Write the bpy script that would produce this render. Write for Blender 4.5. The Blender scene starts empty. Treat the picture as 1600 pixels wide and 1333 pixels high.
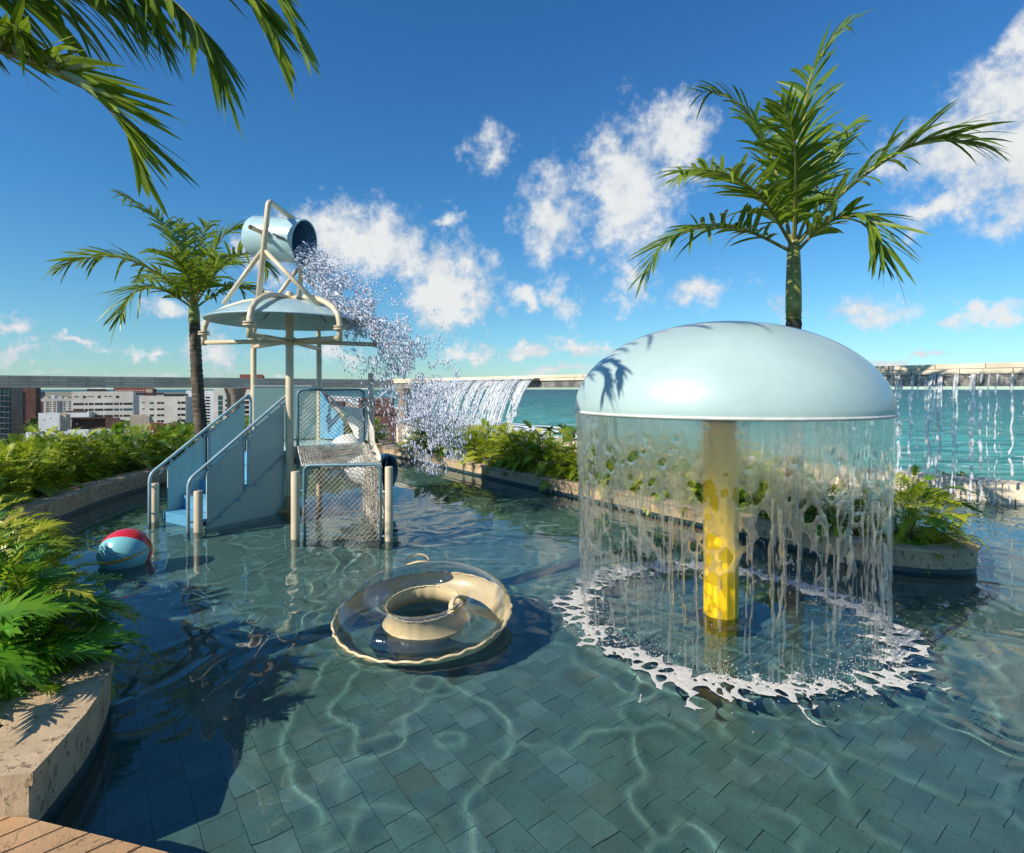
import bpy, math, random
import numpy as np
from math import sin, cos, tan, pi, radians, sqrt, atan2
from mathutils import Vector, Matrix, Quaternion

random.seed(7)
S = bpy.context.scene
COL = S.collection

# ------------------------------------------------------------------ camera
EYE = 1.70            # height above the pool water
F = 860.0             # focal length in pixels of the 1600 px wide photograph
cam_d = bpy.data.cameras.new('camera')
cam_d.sensor_width = 36.0
cam_d.lens = 36.0 * F / 1600.0
cam_d.shift_y = -58.5 / 1600.0
cam_d.clip_start = 0.05
cam_d.clip_end = 60000.0
cam = bpy.data.objects.new('camera', cam_d)
cam.location = (0, 0, EYE)
cam.rotation_euler = (radians(90), 0, 0)
COL.objects.link(cam)
S.camera = cam

# ------------------------------------------------------------------ render
S.render.engine = 'CYCLES'
S.view_settings.view_transform = 'Standard'
S.view_settings.look = 'None'
S.view_settings.gamma = 1.0
S.view_settings.use_curve_mapping = False
S.view_settings.exposure = 0.62
cy = S.cycles
cy.use_denoising = True
cy.max_bounces = 14
cy.diffuse_bounces = 3
cy.glossy_bounces = 4
cy.transmission_bounces = 10
cy.transparent_max_bounces = 24
cy.sample_clamp_indirect = 6.0
cy.caustics_reflective = False
cy.caustics_refractive = True
cy.blur_glossy = 0.3

# ------------------------------------------------------------------ sun
SUN_EL = radians(36)
SUN_TRAVEL_AZ = (0.80, 0.60)       # where the light travels in plan
_n = math.hypot(*SUN_TRAVEL_AZ)
travel = Vector((SUN_TRAVEL_AZ[0] / _n * cos(SUN_EL), SUN_TRAVEL_AZ[1] / _n * cos(SUN_EL), -sin(SUN_EL)))
sun_d = bpy.data.lights.new('sun', 'SUN')
sun_d.energy = 4.2
sun_d.angle = radians(0.5)
sun_d.color = (1.0, 0.91, 0.77)
sun = bpy.data.objects.new('sun', sun_d)
sun.rotation_euler = travel.to_track_quat('-Z', 'Y').to_euler()
sun.location = (-20, -10, 30)
COL.objects.link(sun)
try:
    sun_d.cycles.is_caustics_light = True
except Exception as e:
    print('caustics light', e)

# ------------------------------------------------------------------ world
W = bpy.data.worlds.new('World')
S.world = W
W.use_nodes = True
nt = W.node_tree
nt.nodes.clear()


class NG:
    """small helper to wire shader nodes"""
    def __init__(self, tree):
        self.t = tree

    def node(self, typ, **kw):
        n = self.t.nodes.new(typ)
        for k, v in kw.items():
            setattr(n, k, v)
        return n

    def put(self, sock, v):
        if hasattr(v, 'links') or isinstance(v, bpy.types.NodeSocket):
            self.t.links.new(v, sock)
        else:
            sock.default_value = v

    def math(self, op, a, b=None, c=None, clamp=False):
        n = self.node('ShaderNodeMath', operation=op, use_clamp=clamp)
        self.put(n.inputs[0], a)
        if b is not None:
            self.put(n.inputs[1], b)
        if c is not None:
            self.put(n.inputs[2], c)
        return n.outputs[0]

    def vmath(self, op, a, b=None):
        n = self.node('ShaderNodeVectorMath', operation=op)
        self.put(n.inputs[0], a)
        if b is not None:
            self.put(n.inputs[1], b)
        return n.outputs['Value'] if op in ('LENGTH', 'DOT_PRODUCT') else n.outputs[0]

    def noise(self, vec, scale, detail=4, rough=0.55, dist=0.0, out='Fac', dims='3D'):
        n = self.node('ShaderNodeTexNoise', noise_dimensions=dims)
        if vec is not None:
            self.put(n.inputs['Vector'], vec)
        n.inputs['Scale'].default_value = scale
        n.inputs['Detail'].default_value = detail
        n.inputs['Roughness'].default_value = rough
        n.inputs['Distortion'].default_value = dist
        return n.outputs[out]

    def ramp(self, fac, stops, mode='LINEAR'):
        n = self.node('ShaderNodeValToRGB')
        n.color_ramp.interpolation = mode
        e = n.color_ramp.elements
        while len(e) > 1:
            e.remove(e[-1])
        for i, (p, c) in enumerate(stops):
            el = e[0] if i == 0 else e.new(p)
            el.position = p
            el.color = (c, c, c, 1) if isinstance(c, (int, float)) else (*c, 1)
        self.put(n.inputs[0], fac)
        return n.outputs[0]

    def mix(self, fac, a, b, mode='MIX'):
        n = self.node('ShaderNodeMix', data_type='RGBA', blend_type=mode)
        self.put(n.inputs[0], fac)
        for s, v in ((n.inputs[6], a), (n.inputs[7], b)):
            if isinstance(v, tuple) and len(v) == 3:
                v = (*v, 1)
            self.put(s, v)
        return n.outputs[2]

    def mapr(self, v, a, b, c=0.0, d=1.0, smooth=True):
        n = self.node('ShaderNodeMapRange', interpolation_type='SMOOTHSTEP' if smooth else 'LINEAR')
        self.put(n.inputs[0], v)
        for i, q in enumerate((a, b, c, d)):
            self.put(n.inputs[1 + i], q)
        return n.outputs[0]


g = NG(nt)
sky = g.node('ShaderNodeTexSky', sky_type='NISHITA')
sky.sun_disc = False
sky.sun_elevation = SUN_EL
sky.sun_rotation = atan2(-travel.x, -travel.y)
sky.altitude = 0.0
sky.air_density = 1.0
sky.dust_density = 0.15
sky.ozone_density = 2.0
tc = g.node('ShaderNodeTexCoord')
D = tc.outputs['Generated']
sep = g.node('ShaderNodeSeparateXYZ')
nt.links.new(D, sep.inputs[0])
az = g.math('ARCTAN2', sep.outputs[0], sep.outputs[1])
el = g.math('ARCSINE', sep.outputs[2])
# clouds: patches given by azimuth and elevation, edges broken up by noise
w1 = g.noise(D, 9.0, 5, 0.6, out='Color')
w2 = g.noise(D, 34.0, 5, 0.65, out='Color')
cmb = g.node('ShaderNodeCombineXYZ')
nt.links.new(az, cmb.inputs[0])
nt.links.new(el, cmb.inputs[1])
off1 = g.vmath('MULTIPLY', g.vmath('SUBTRACT', w1, (0.5, 0.5, 0.5)), (0.16, 0.13, 0))
off2 = g.vmath('MULTIPLY', g.vmath('SUBTRACT', w2, (0.5, 0.5, 0.5)), (0.05, 0.05, 0))
pos = g.vmath('ADD', g.vmath('ADD', cmb.outputs[0], off1), off2)
CLOUDS = [  # px, py, half width, half height, strength
    (555, 378, 88, 50, 1.0), (497, 348, 44, 34, 1.0), (605, 398, 50, 30, .9), (430, 385, 46, 45, .8),
    (715, 452, 60, 52, 1.05), (705, 488, 60, 22, .8), (650, 425, 40, 25, .7),
    (866, 332, 50, 62, .72), (978, 295, 66, 88, .92), (1062, 218, 60, 44, 1.0), (940, 248, 36, 34, .7), (1000, 360, 60, 30, .7),
    (765, 235, 34, 28, .55), (985, 442, 32, 34, .6), (885, 470, 26, 34, .7), (835, 474, 30, 20, .85),
    (1575, 150, 95, 62, .95), (1500, 215, 110, 60, .85), (1595, 250, 110, 80, .95), (1450, 325, 60, 26, .7),
    (1372, 478, 86, 24, .78), (1100, 455, 46, 24, .72), (1560, 490, 70, 17, .72), (1395, 562, 42, 13, .85), (1475, 552, 36, 8, .7),
    (1600, 60, 40, 60, .8), (1215, 480, 26, 24, .6),
    (36, 518, 46, 18, .9), (268, 482, 40, 16, .75), (247, 556, 34, 11, .85), (130, 552, 44, 10, .75), (60, 572, 50, 12, .75),
    (335, 545, 46, 26, .7), (200, 600, 70, 8, .6), (330, 500, 30, 14, .6),
    (690, 352, 22, 14, .6), (745, 500, 36, 18, .6), (820, 548, 44, 12, .8), (905, 545, 52, 14, .8), (870, 582, 60, 10, .7), (720, 545, 40, 12, .7),
    (540, 560, 60, 14, .7), (1000, 560, 60, 12, .6),
]
acc = None
for (px, py, rx, ry, st) in CLOUDS:
    d = Vector(((px - 800) / F, 1.0, (608 - py) / F)).normalized()
    a0, e0 = atan2(d.x, d.y), math.asin(d.z)
    k = 1.0 / sqrt(1 + ((px - 800) / F) ** 2)
    ra, re_ = rx / F * k * k, ry / F * k
    q = g.vmath('MULTIPLY', g.vmath('SUBTRACT', pos, (a0, e0, 0)), (1 / (ra * 1.5), 1 / (re_ * 1.5), 0))
    v = g.math('SUBTRACT', 1.0, g.vmath('LENGTH', q))
    v = g.math('MULTIPLY', v, st)
    acc = v if acc is None else g.math('MAXIMUM', acc, v)
# the rest of the sky: scattered fair-weather clouds outside the modelled patches
flat = g.vmath('MULTIPLY', D, (1, 1, 2.2))
far = g.noise(flat, 3.2, 8, 0.62)
wide = g.mapr(g.math('ABSOLUTE', az), 0.95, 1.25)
high = g.mapr(sep.outputs[2], 0.62, 0.74)
gate = g.math('MAXIMUM', wide, high)
farv = g.math('SUBTRACT', g.math('MULTIPLY', g.math('SUBTRACT', far, 0.54), 2.6), g.math('MULTIPLY', g.math('SUBTRACT', 1.0, gate), 3.0))
low = g.mapr(sep.outputs[2], 0.085, 0.02)
lowv = g.math('SUBTRACT', g.math('MULTIPLY', g.math('SUBTRACT', g.noise(g.vmath('MULTIPLY', D, (1, 1, 4)), 14.0, 5, 0.6), 0.52), 2.6), g.math('MULTIPLY', g.math('SUBTRACT', 1.0, low), 3.0))
acc = g.math('MAXIMUM', g.math('MAXIMUM', acc, farv), lowv)
fine = g.noise(D, 26.0, 9, 0.66)
dens = g.math('ADD', acc, g.math('MULTIPLY', g.math('SUBTRACT', fine, 0.5), 1.45))
cover = g.mapr(dens, 0.03, 0.72)
shade = g.noise(D, 13.0, 6, 0.6)
litv = g.math('ADD', g.math('MULTIPLY', dens, 0.35), g.math('MULTIPLY', shade, 1.1))
cloud_col = g.ramp(litv, [(0.38, (2.3, 2.9, 3.4)), (0.60, (3.4, 3.7, 4.0)), (0.85, (4.3, 4.4, 4.45))])
# sky colour: deep blue overhead, turquoise towards the horizon
tint = g.ramp(sep.outputs[2], [(0.0, (0.36, 0.52, 0.62)), (0.10, (0.31, 0.55, 0.66)), (0.30, (0.21, 0.53, 0.73)), (0.6, (0.19, 0.50, 0.78)), (1.0, (0.22, 0.50, 0.80))])
skyc = g.mix(1.0, sky.outputs[0], tint, 'MULTIPLY')
skyc = g.mix(cover, skyc, cloud_col)
bg = g.node('ShaderNodeBackground')
nt.links.new(skyc, bg.inputs[0])
bg.inputs[1].default_value = 0.125
wo = g.node('ShaderNodeOutputWorld')
nt.links.new(bg.outputs[0], wo.inputs[0])
W.cycles.sampling_method = 'MANUAL'
W.cycles.sample_map_resolution = 512


# ================================================================== helpers
def at(px, py, Y):
    """point seen at pixel px,py of the photograph, Y metres away"""
    return Vector(((px - 800) / F * Y, Y, EYE - (py - 608) / F * Y))


def onz(px, py, z):
    Y = (EYE - z) * F / (py - 608)
    return Vector(((px - 800) / F * Y, Y, z))


class MB:
    def __init__(self):
        self.v, self.f, self.mi = [], [], []
        self.cur = 0

    def add(self, vs, fs):
        b = len(self.v)
        self.v += [tuple(p) for p in vs]
        self.f += [tuple(b + i for i in q) for q in fs]
        self.mi += [self.cur] * len(fs)

    def box(self, c, s, rz=0.0, ax=None):
        c = Vector(c)
        if ax is None:
            X, Y, Z = Vector((cos(rz), sin(rz), 0)), Vector((-sin(rz), cos(rz), 0)), Vector((0, 0, 1))
        else:
            X, Y, Z = ax
        X, Y, Z = X * s[0] / 2, Y * s[1] / 2, Z * s[2] / 2
        vs = [c + X * a + Y * b + Z * d for a in (-1, 1) for b in (-1, 1) for d in (-1, 1)]
        self.add(vs, [(0, 1, 3, 2), (4, 6, 7, 5), (0, 4, 5, 1), (2, 3, 7, 6), (0, 2, 6, 4), (1, 5, 7, 3)])

    def prism(self, poly, z0, z1):
        n = len(poly)
        vs = [(p[0], p[1], z0) for p in poly] + [(p[0], p[1], z1) for p in poly]
        fs = [tuple(range(n))[::-1], tuple(range(n, 2 * n))]
        fs += [(i, (i + 1) % n, n + (i + 1) % n, n + i) for i in range(n)]
        self.add(vs, fs)

    def slab(self, pts, nrm, t):
        """extrude a planar polygon pts by t along nrm (both ways half)"""
        h = Vector(nrm).normalized() * t / 2
        n = len(pts)
        vs = [Vector(p) - h for p in pts] + [Vector(p) + h for p in pts]
        fs = [tuple(range(n))[::-1], tuple(range(n, 2 * n))]
        fs += [(i, (i + 1) % n, n + (i + 1) % n, n + i) for i in range(n)]
        self.add(vs, fs)

    def tube(self, path, r, n=8, caps=True, closed=False):
        path = [Vector(p) for p in path]
        m = len(path)
        rs = r if isinstance(r, (list, tuple)) else [r] * m
        up = None
        rings = []
        for i in range(m):
            if closed:
                t = path[(i + 1) % m] - path[i - 1]
            else:
                t = path[min(i + 1, m - 1)] - path[max(i - 1, 0)]
            t.normalize()
            if up is None:
                up = Vector((0, 0, 1)) if abs(t.z) < 0.9 else Vector((1, 0, 0))
            s = t.cross(up).normalized()
            up = s.cross(t).normalized()
            rings.append([path[i] + (s * cos(2 * pi * k / n) + up * sin(2 * pi * k / n)) * rs[i] for k in range(n)])
        vs = [p for rg in rings for p in rg]
        fs = []
        for i in range(m if closed else m - 1):
            a, b = i * n, ((i + 1) % m) * n
            for k in range(n):
                fs.append((a + k, a + (k + 1) % n, b + (k + 1) % n, b + k))
        if caps and not closed:
            fs.append(tuple(range(n))[::-1])
            fs.append(tuple((m - 1) * n + k for k in range(n)))
        self.add(vs, fs)

    def lathe(self, prof, c, n=32, ax=None):
        """prof: list of (r, z) about axis ax through c"""
        c = Vector(c)
        if ax is None:
            X, Y, Z = Vector((1, 0, 0)), Vector((0, 1, 0)), Vector((0, 0, 1))
        else:
            Z = Vector(ax).normalized()
            X = Z.cross(Vector((0, 0, 1)) if abs(Z.z) < .9 else Vector((1, 0, 0))).normalized()
            Y = Z.cross(X)
        vs, fs = [], []
        for (r, z) in prof:
            for k in range(n):
                a = 2 * pi * k / n
                vs.append(c + Z * z + (X * cos(a) + Y * sin(a)) * r)
        for i in range(len(prof) - 1):
            for k in range(n):
                fs.append((i * n + k, i * n + (k + 1) % n, (i + 1) * n + (k + 1) % n, (i + 1) * n + k))
        self.add(vs, fs)

    def build(self, name, mat, parent=None, smooth=False, kind=None, base=None):
        me = bpy.data.meshes.new(name)
        v = np.array(self.v, dtype=float)
        lo, hi = v.min(0), v.max(0)
        o3 = Vector(((lo[0] + hi[0]) / 2, (lo[1] + hi[1]) / 2, lo[2])) if base is None else Vector(base)
        me.from_pydata([tuple(p) for p in (v - np.array(o3))], [], self.f)
        mats = mat if isinstance(mat, (list, tuple)) else [mat]
        for m in mats:
            me.materials.append(m)
        if len(mats) > 1:
            me.polygons.foreach_set('material_index', self.mi)
        if smooth:
            me.polygons.foreach_set('use_smooth', [True] * len(me.polygons))
            if smooth != 'all':
                try:
                    me.set_sharp_from_angle(angle=radians(35))
                except Exception:
                    pass
        me.update()
        ob = bpy.data.objects.new(name, me)
        ob.location = o3
        if parent is not None:
            ob.parent = parent
            ob.location = o3 - world_loc(parent)
        if kind:
            ob['kind'] = kind
        COL.objects.link(ob)
        return ob


def world_loc(o):
    p = Vector(o.location)
    while o.parent is not None:
        o = o.parent
        p = p + Vector(o.location)
    return p


def np_mesh(name, V, Fq, mat, parent=None, smooth=True, kind=None, base=(0, 0, 0), attr=None):
    """fast mesh from arrays; Fq is (n,4) or (n,3)"""
    V = np.asarray(V, dtype=np.float32) - np.array(base, dtype=np.float32)
    k = Fq.shape[1]
    me = bpy.data.meshes.new(name)
    me.vertices.add(len(V))
    me.vertices.foreach_set('co', V.ravel())
    me.loops.add(len(Fq) * k)
    me.loops.foreach_set('vertex_index', Fq.ravel().astype(np.int32))
    me.polygons.add(len(Fq))
    me.polygons.foreach_set('loop_start', np.arange(0, len(Fq) * k, k, dtype=np.int32))
    me.polygons.foreach_set('loop_total', np.full(len(Fq), k, dtype=np.int32))
    me.polygons.foreach_set('use_smooth', np.full(len(Fq), bool(smooth)))
    me.materials.append(mat)
    me.update(calc_edges=True)
    me.validate()
    ob = bpy.data.objects.new(name, me)
    ob.location = base
    if parent is not None:
        ob.parent = parent
        ob.location = Vector(base) - world_loc(parent)
    if kind:
        ob['kind'] = kind
    COL.objects.link(ob)
    return ob


def tag(o, label, cat=None, group=None, kind=None):
    if label:
        o['label'] = label
    if cat:
        o['category'] = cat
    if group:
        o['group'] = group
    if kind:
        o['kind'] = kind
    return o


def thing(name, loc, label, cat, group=None):
    o = bpy.data.objects.new(name, None)
    o.empty_display_size = 0.2
    o.location = loc
    COL.objects.link(o)
    return tag(o, label, cat, group)


def inst(name, me, M, parent=None):
    o = bpy.data.objects.new(name, me)
    o.parent = parent
    o.matrix_basis = M
    COL.objects.link(o)
    return o


# ------------------------------------------------------------------ noise in numpy
def _h(ix, iy, iz, seed):
    n = (ix.astype(np.int64) * 374761393 + iy.astype(np.int64) * 668265263 + iz.astype(np.int64) * 2147483647 + seed * 974634777) & 0xFFFFFFFF
    n = ((n ^ (n >> 13)) * 1274126177) & 0xFFFFFFFF
    n = ((n ^ (n >> 16)) * 2246822519) & 0xFFFFFFFF
    return ((n ^ (n >> 15)) & 0xFFFFFF) / float(0xFFFFFF)


def vnoise(x, y, z=None, seed=0):
    if z is None:
        z = np.zeros_like(x)
    ix, iy, iz = np.floor(x), np.floor(y), np.floor(z)
    fx, fy, fz = x - ix, y - iy, z - iz
    fx, fy, fz = [t * t * t * (t * (t * 6 - 15) + 10) for t in (fx, fy, fz)]
    r = 0
    for a in (0, 1):
        for b in (0, 1):
            for c in (0, 1):
                w = (fx if a else 1 - fx) * (fy if b else 1 - fy) * (fz if c else 1 - fz)
                r = r + w * _h(ix + a, iy + b, iz + c, seed)
    return r


def fbm(x, y, z=None, seed=0, octs=4):
    r, a, s = 0, 0.5, 0
    zz = z
    for i in range(octs):
        k = 2 ** i
        r = r + a * vnoise(x * k + 17 * i, y * k + 5 * i, None if zz is None else zz * k, seed + i)
        s += a
        a *= 0.5
    return r / s


def worley(u, v, seed=0, period=None, jit=0.9, ids=False):
    iu, iv = np.floor(u), np.floor(v)
    f1 = np.full(u.shape, 9.0)
    f2 = np.full(u.shape, 9.0)
    idr = np.zeros(u.shape)
    for a in (-1, 0, 1):
        for b in (-1, 0, 1):
            cu, cv = iu + a, iv + b
            hu = np.mod(cu, period) if period else cu
            px = cu + 0.5 + jit * (_h(hu, cv, cv * 0, seed) - 0.5)
            py = cv + 0.5 + jit * (_h(hu, cv, cv * 0 + 1, seed) - 0.5)
            d = np.hypot(u - px, v - py)
            f2 = np.minimum(f2, np.maximum(f1, d))
            if ids:
                idr = np.where(d < f1, _h(hu, cv, cv * 0 + 7, seed), idr)
            f1 = np.minimum(f1, d)
    return (f1, f2, idr) if ids else (f1, f2)


def field_mesh(name, Fv, pos, thick, mat, parent=None, kind='stuff', base=(0, 0, 0), periodic=False, two=True, wobble=None):
    """solid lens-like mesh of the region Fv>0 on a grid; pos(u,v,t)->xyz with u,v in grid units"""
    nu, nv = Fv.shape
    if periodic:
        cell = np.arange(nu)
        nxt = (cell + 1) % nu
    else:
        cell = np.arange(nu - 1)
        nxt = cell + 1
    P = Fv > 0
    a, b = P[cell][:, :-1], P[nxt][:, :-1]
    c, d = P[nxt][:, 1:], P[cell][:, 1:]
    keep = a | b | c | d
    gu = (np.roll(Fv, -1, 0) - np.roll(Fv, 1, 0)) / 2
    gv = np.gradient(Fv, axis=1)
    g2 = gu * gu + gv * gv + 1e-6
    du = np.where(P, 0, -Fv * gu / g2)
    dv = np.where(P, 0, -Fv * gv / g2)
    L = np.hypot(du, dv)
    k = np.where(L > 0.95, 0.95 / np.maximum(L, 1e-6), 1)
    du, dv = du * k, dv * k
    U, Vv = np.meshgrid(np.arange(nu, dtype=float), np.arange(nv, dtype=float), indexing='ij')
    t = np.where(P, np.sqrt(np.clip(Fv, 0, None)), 0) * thick
    ci, cj = np.nonzero(keep)
    i0 = cell[ci]
    i1 = nxt[ci]
    idx = lambda i, j: i * nv + j
    Q = np.stack([idx(i0, cj), idx(i1, cj), idx(i1, cj + 1), idx(i0, cj + 1)], 1)
    used = np.unique(Q)
    remap = np.full(nu * nv, -1)
    remap[used] = np.arange(len(used))
    Q = remap[Q]
    uu, vv, tt = (U + du).ravel()[used], (Vv + dv).ravel()[used], t.ravel()[used]
    outer = pos(uu, vv, tt)
    if two:
        inner = pos(uu, vv, -tt)
        V = np.concatenate([outer, inner])
        Q = np.concatenate([Q, Q[:, ::-1] + len(used)])
    else:
        V = outer
    return np_mesh(name, V, Q, mat, parent, True, kind, base)


# ================================================================== materials
MATS = {}


def mat(name):
    m = bpy.data.materials.new(name)
    m.use_nodes = True
    m.node_tree.nodes.clear()
    n = NG(m.node_tree)
    MATS[name] = m
    return m, n


def pbr(name, col, rough=0.5, var=0.12, vscale=3.0, bump=0.0, bscale=40.0, metal=0.0, spec=0.5, coat=0.0, col2=None, detail=5, objrand=0.0, stain=None):
    """painted or mineral surface: base colour with noise variation, fine relief"""
    m, n = mat(name)
    tcn = n.node('ShaderNodeTexCoord')
    geo = n.node('ShaderNodeNewGeometry')
    P = geo.outputs['Position']
    f = n.noise(P, vscale, detail, 0.6)
    c2 = col2 if col2 else tuple(max(0, c * (1 - var * 2.2)) for c in col)
    base = n.mix(n.mapr(f, 0.32, 0.68), col, c2)
    f3 = n.noise(P, vscale * 9, 3, 0.6)
    base = n.mix(n.math('MULTIPLY', n.mapr(f3, 0.45, 0.7), var * 1.5), base, tuple(c * .6 for c in col))
    if objrand:
        oi = n.node('ShaderNodeObjectInfo')
        k = n.math('ADD', n.math('MULTIPLY', oi.outputs['Random'], objrand * 2), 1 - objrand)
        kk = n.node('ShaderNodeCombineXYZ')
        for i in range(3):
            n.put(kk.inputs[i], k)
        base = n.mix(1.0, base, kk.outputs[0], 'MULTIPLY')
    if stain:
        sc, amt, scol = stain
        st = n.noise(n.vmath('MULTIPLY', P, sc), 1.0, 5, 0.6)
        base = n.mix(n.math('MULTIPLY', n.mapr(st, 0.5, 0.72), amt), base, scol)
    b = n.node('ShaderNodeBsdfPrincipled')
    n.put(b.inputs['Base Color'], base)
    rr = n.math('ADD', n.math('MULTIPLY', n.math('SUBTRACT', f, 0.5), 0.25), rough)
    n.put(b.inputs['Roughness'], rr)
    b.inputs['Metallic'].default_value = metal
    b.inputs['Specular IOR Level'].default_value = spec
    b.inputs['Coat Weight'].default_value = coat
    b.inputs['Coat Roughness'].default_value = 0.08
    if bump:
        bn = n.node('ShaderNodeBump')
        bn.inputs['Strength'].default_value = min(1.0, bump)
        bn.inputs['Distance'].default_value = 0.01
        n.put(bn.inputs['Height'], n.noise(P, bscale, 5, 0.65))
        n.put(b.inputs['Normal'], bn.outputs[0])
    o = n.node('ShaderNodeOutputMaterial')
    n.put(o.inputs[0], b.outputs[0])
    return m


def leaf_mat(name, c1, c2, transl=0.35, rough=0.38, yellow=0.0):
    m, n = mat(name)
    oi = n.node('ShaderNodeObjectInfo')
    geo = n.node('ShaderNodeNewGeometry')
    isl = geo.outputs['Random Per Island']
    f = n.noise(geo.outputs['Position'], 9.0, 3, 0.5)
    base = n.mix(n.math('ADD', n.math('MULTIPLY', oi.outputs['Random'], 0.55), n.math('MULTIPLY', isl, 0.45)), c1, c2)
    base = n.mix(n.math('MULTIPLY', n.mapr(f, 0.4, 0.75), 0.5), base, tuple(c * .55 for c in c1))
    if yellow:
        sel = n.mapr(oi.outputs['Random'], 1 - yellow, 1 - yellow + .02)
        base = n.mix(sel, base, (0.42, 0.36, 0.03))
    b = n.node('ShaderNodeBsdfPrincipled')
    n.put(b.inputs['Base Color'], base)
    b.inputs['Roughness'].default_value = rough
    b.inputs['Specular IOR Level'].default_value = 0.45
    t = n.node('ShaderNodeBsdfTranslucent')
    tcl = n.mix(0.5, base, (0.20, 0.30, 0.02), 'MIX')
    n.put(t.inputs[0], tcl)
    mx = n.node('ShaderNodeMixShader')
    mx.inputs[0].default_value = transl
    n.put(mx.inputs[1], b.outputs[0])
    n.put(mx.inputs[2], t.outputs[0])
    o = n.node('ShaderNodeOutputMaterial')
    n.put(o.inputs[0], mx.outputs[0])
    return m


# travertine: cream stone with dark pits
def travertine(name, col, dark=(0.12, 0.07, 0.04), pits=0.5, streak=0.3):
    m, n = mat(name)
    geo = n.node('ShaderNodeNewGeometry')
    P = geo.outputs['Position']
    oi = n.node('ShaderNodeObjectInfo')
    f = n.noise(P, 4.0, 6, 0.6)
    base = n.mix(n.mapr(f, 0.3, 0.7), col, tuple(c * .74 for c in col))
    base = n.mix(n.math('MULTIPLY', oi.outputs['Random'], 0.3), base, (col[0] * .8, col[1] * .72, col[2] * .6))
    pit = n.noise(n.vmath('MULTIPLY', P, (1.0, 1.0, 0.5)), 27.0, 5, 0.72)
    pitm = n.mapr(pit, 0.57, 0.62)
    big = n.mapr(n.noise(P, 5.5, 4, 0.6), 0.32, 0.58)
    pitm = n.math('MULTIPLY', n.math('MULTIPLY', pitm, big), pits)
    base = n.mix(pitm, base, dark)
    st = n.noise(n.vmath('MULTIPLY', P, (9, 9, 0.7)), 1.0, 5, 0.6)
    base = n.mix(n.math('MULTIPLY', n.mapr(st, 0.52, 0.7), streak), base, tuple(c * .42 for c in col))
    b = n.node('ShaderNodeBsdfPrincipled')
    n.put(b.inputs['Base Color'], base)
    b.inputs['Roughness'].default_value = 0.75
    bn = n.node('ShaderNodeBump')
    bn.inputs['Strength'].default_value = 0.7
    bn.inputs['Distance'].default_value = 0.012
    hgt = n.math('SUBTRACT', n.math('MULTIPLY', n.noise(P, 60, 4, 0.6), 0.3), pitm)
    n.put(bn.inputs['Height'], hgt)
    n.put(b.inputs['Normal'], bn.outputs[0])
    o = n.node('ShaderNodeOutputMaterial')
    n.put(o.inputs[0], b.outputs[0])
    return m


M_trav = travertine('travertine', (0.52, 0.39, 0.245), pits=.8)
M_trav2 = travertine('travertine_face', (0.54, 0.40, 0.25), pits=0.9, streak=0.45)
M_blocks = pbr('block_stone', (0.72, 0.61, 0.46), 0.8, 0.10, 2.0, 0.5, 60, objrand=0.10)
M_joint = pbr('mortar', (0.22, 0.20, 0.17), 0.9, 0.1, 4.0)
M_column = travertine('column_stone', (0.34, 0.27, 0.21), streak=0.6)
M_wtile = pbr('waterline_tile', (0.035, 0.075, 0.08), 0.35, 0.2, 3.0)
M_soil = pbr('soil', (0.06, 0.04, 0.025), 0.95, 0.2, 9, 0.8, 50)
M_deck = travertine('deck_stone', (0.50, 0.30, 0.15), dark=(0.2, 0.1, 0.04), pits=0.6, streak=0.0)
M_cream = pbr('cream_paint', (0.66, 0.55, 0.38), 0.42, 0.07, 4.0, coat=0.3, stain=((14, 14, 2.0), 0.35, (0.34, 0.26, 0.17)))
M_teal = pbr('teal_plastic', (0.38, 0.53, 0.51), 0.38, 0.05, 1.4, coat=0.3, stain=((6, 6, .8), 0.30, (0.21, 0.36, 0.39)))
M_blue = pbr('blue_plastic', (0.12, 0.37, 0.58), 0.40, 0.06, 1.4, coat=0.2)
M_rail = pbr('grey_teal_pipe', (0.33, 0.47, 0.52), 0.35, 0.08, 6.0, coat=0.3)
M_railblue = pbr('slate_blue_pipe', (0.12, 0.24, 0.30), 0.4, 0.1, 6.0, coat=0.2)
M_dome = pbr('pale_blue_gelcoat', (0.40, 0.53, 0.52), 0.36, 0.06, 1.2, coat=0.22)
M_dish = pbr('pale_blue_dish', (0.40, 0.57, 0.61), 0.3, 0.08, 3.0, coat=0.4)
M_rim = pbr('white_rim', (0.66, 0.66, 0.62), 0.45, 0.12, 6.0)
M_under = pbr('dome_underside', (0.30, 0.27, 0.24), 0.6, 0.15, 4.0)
M_dkblue = pbr('dark_blue_plastic', (0.03, 0.11, 0.20), 0.35, 0.1, 3.0, coat=0.4)
M_bluein = pbr('bucket_inside', (0.12, 0.27, 0.43), 0.4, 0.1, 6.0)
M_yellow = pbr('yellow_paint', (0.80, 0.50, 0.01), 0.30, 0.05, 3.0, coat=0.5, stain=((9, 9, 1.5), 0.3, (0.66, 0.36, 0.01)))
M_flange = pbr('brass_flange', (0.42, 0.30, 0.12), 0.5, 0.2, 9.0)
M_net = pbr('net_rope', (0.72, 0.68, 0.58), 0.85, 0.25, 7.0)
M_netdark = pbr('net_rope_wet', (0.44, 0.36, 0.27), 0.8, 0.25, 7.0)
M_white = pbr('white_plastic', (0.74, 0.76, 0.76), 0.4, 0.05, 2.0, coat=0.2)
M_metal = pbr('dark_fitting', (0.10, 0.09, 0.08), 0.5, 0.2, 9, metal=0.5)
M_hcream = pbr('float_cream', (0.70, 0.56, 0.33), 0.35, 0.08, 9.0, coat=0.3)

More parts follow.
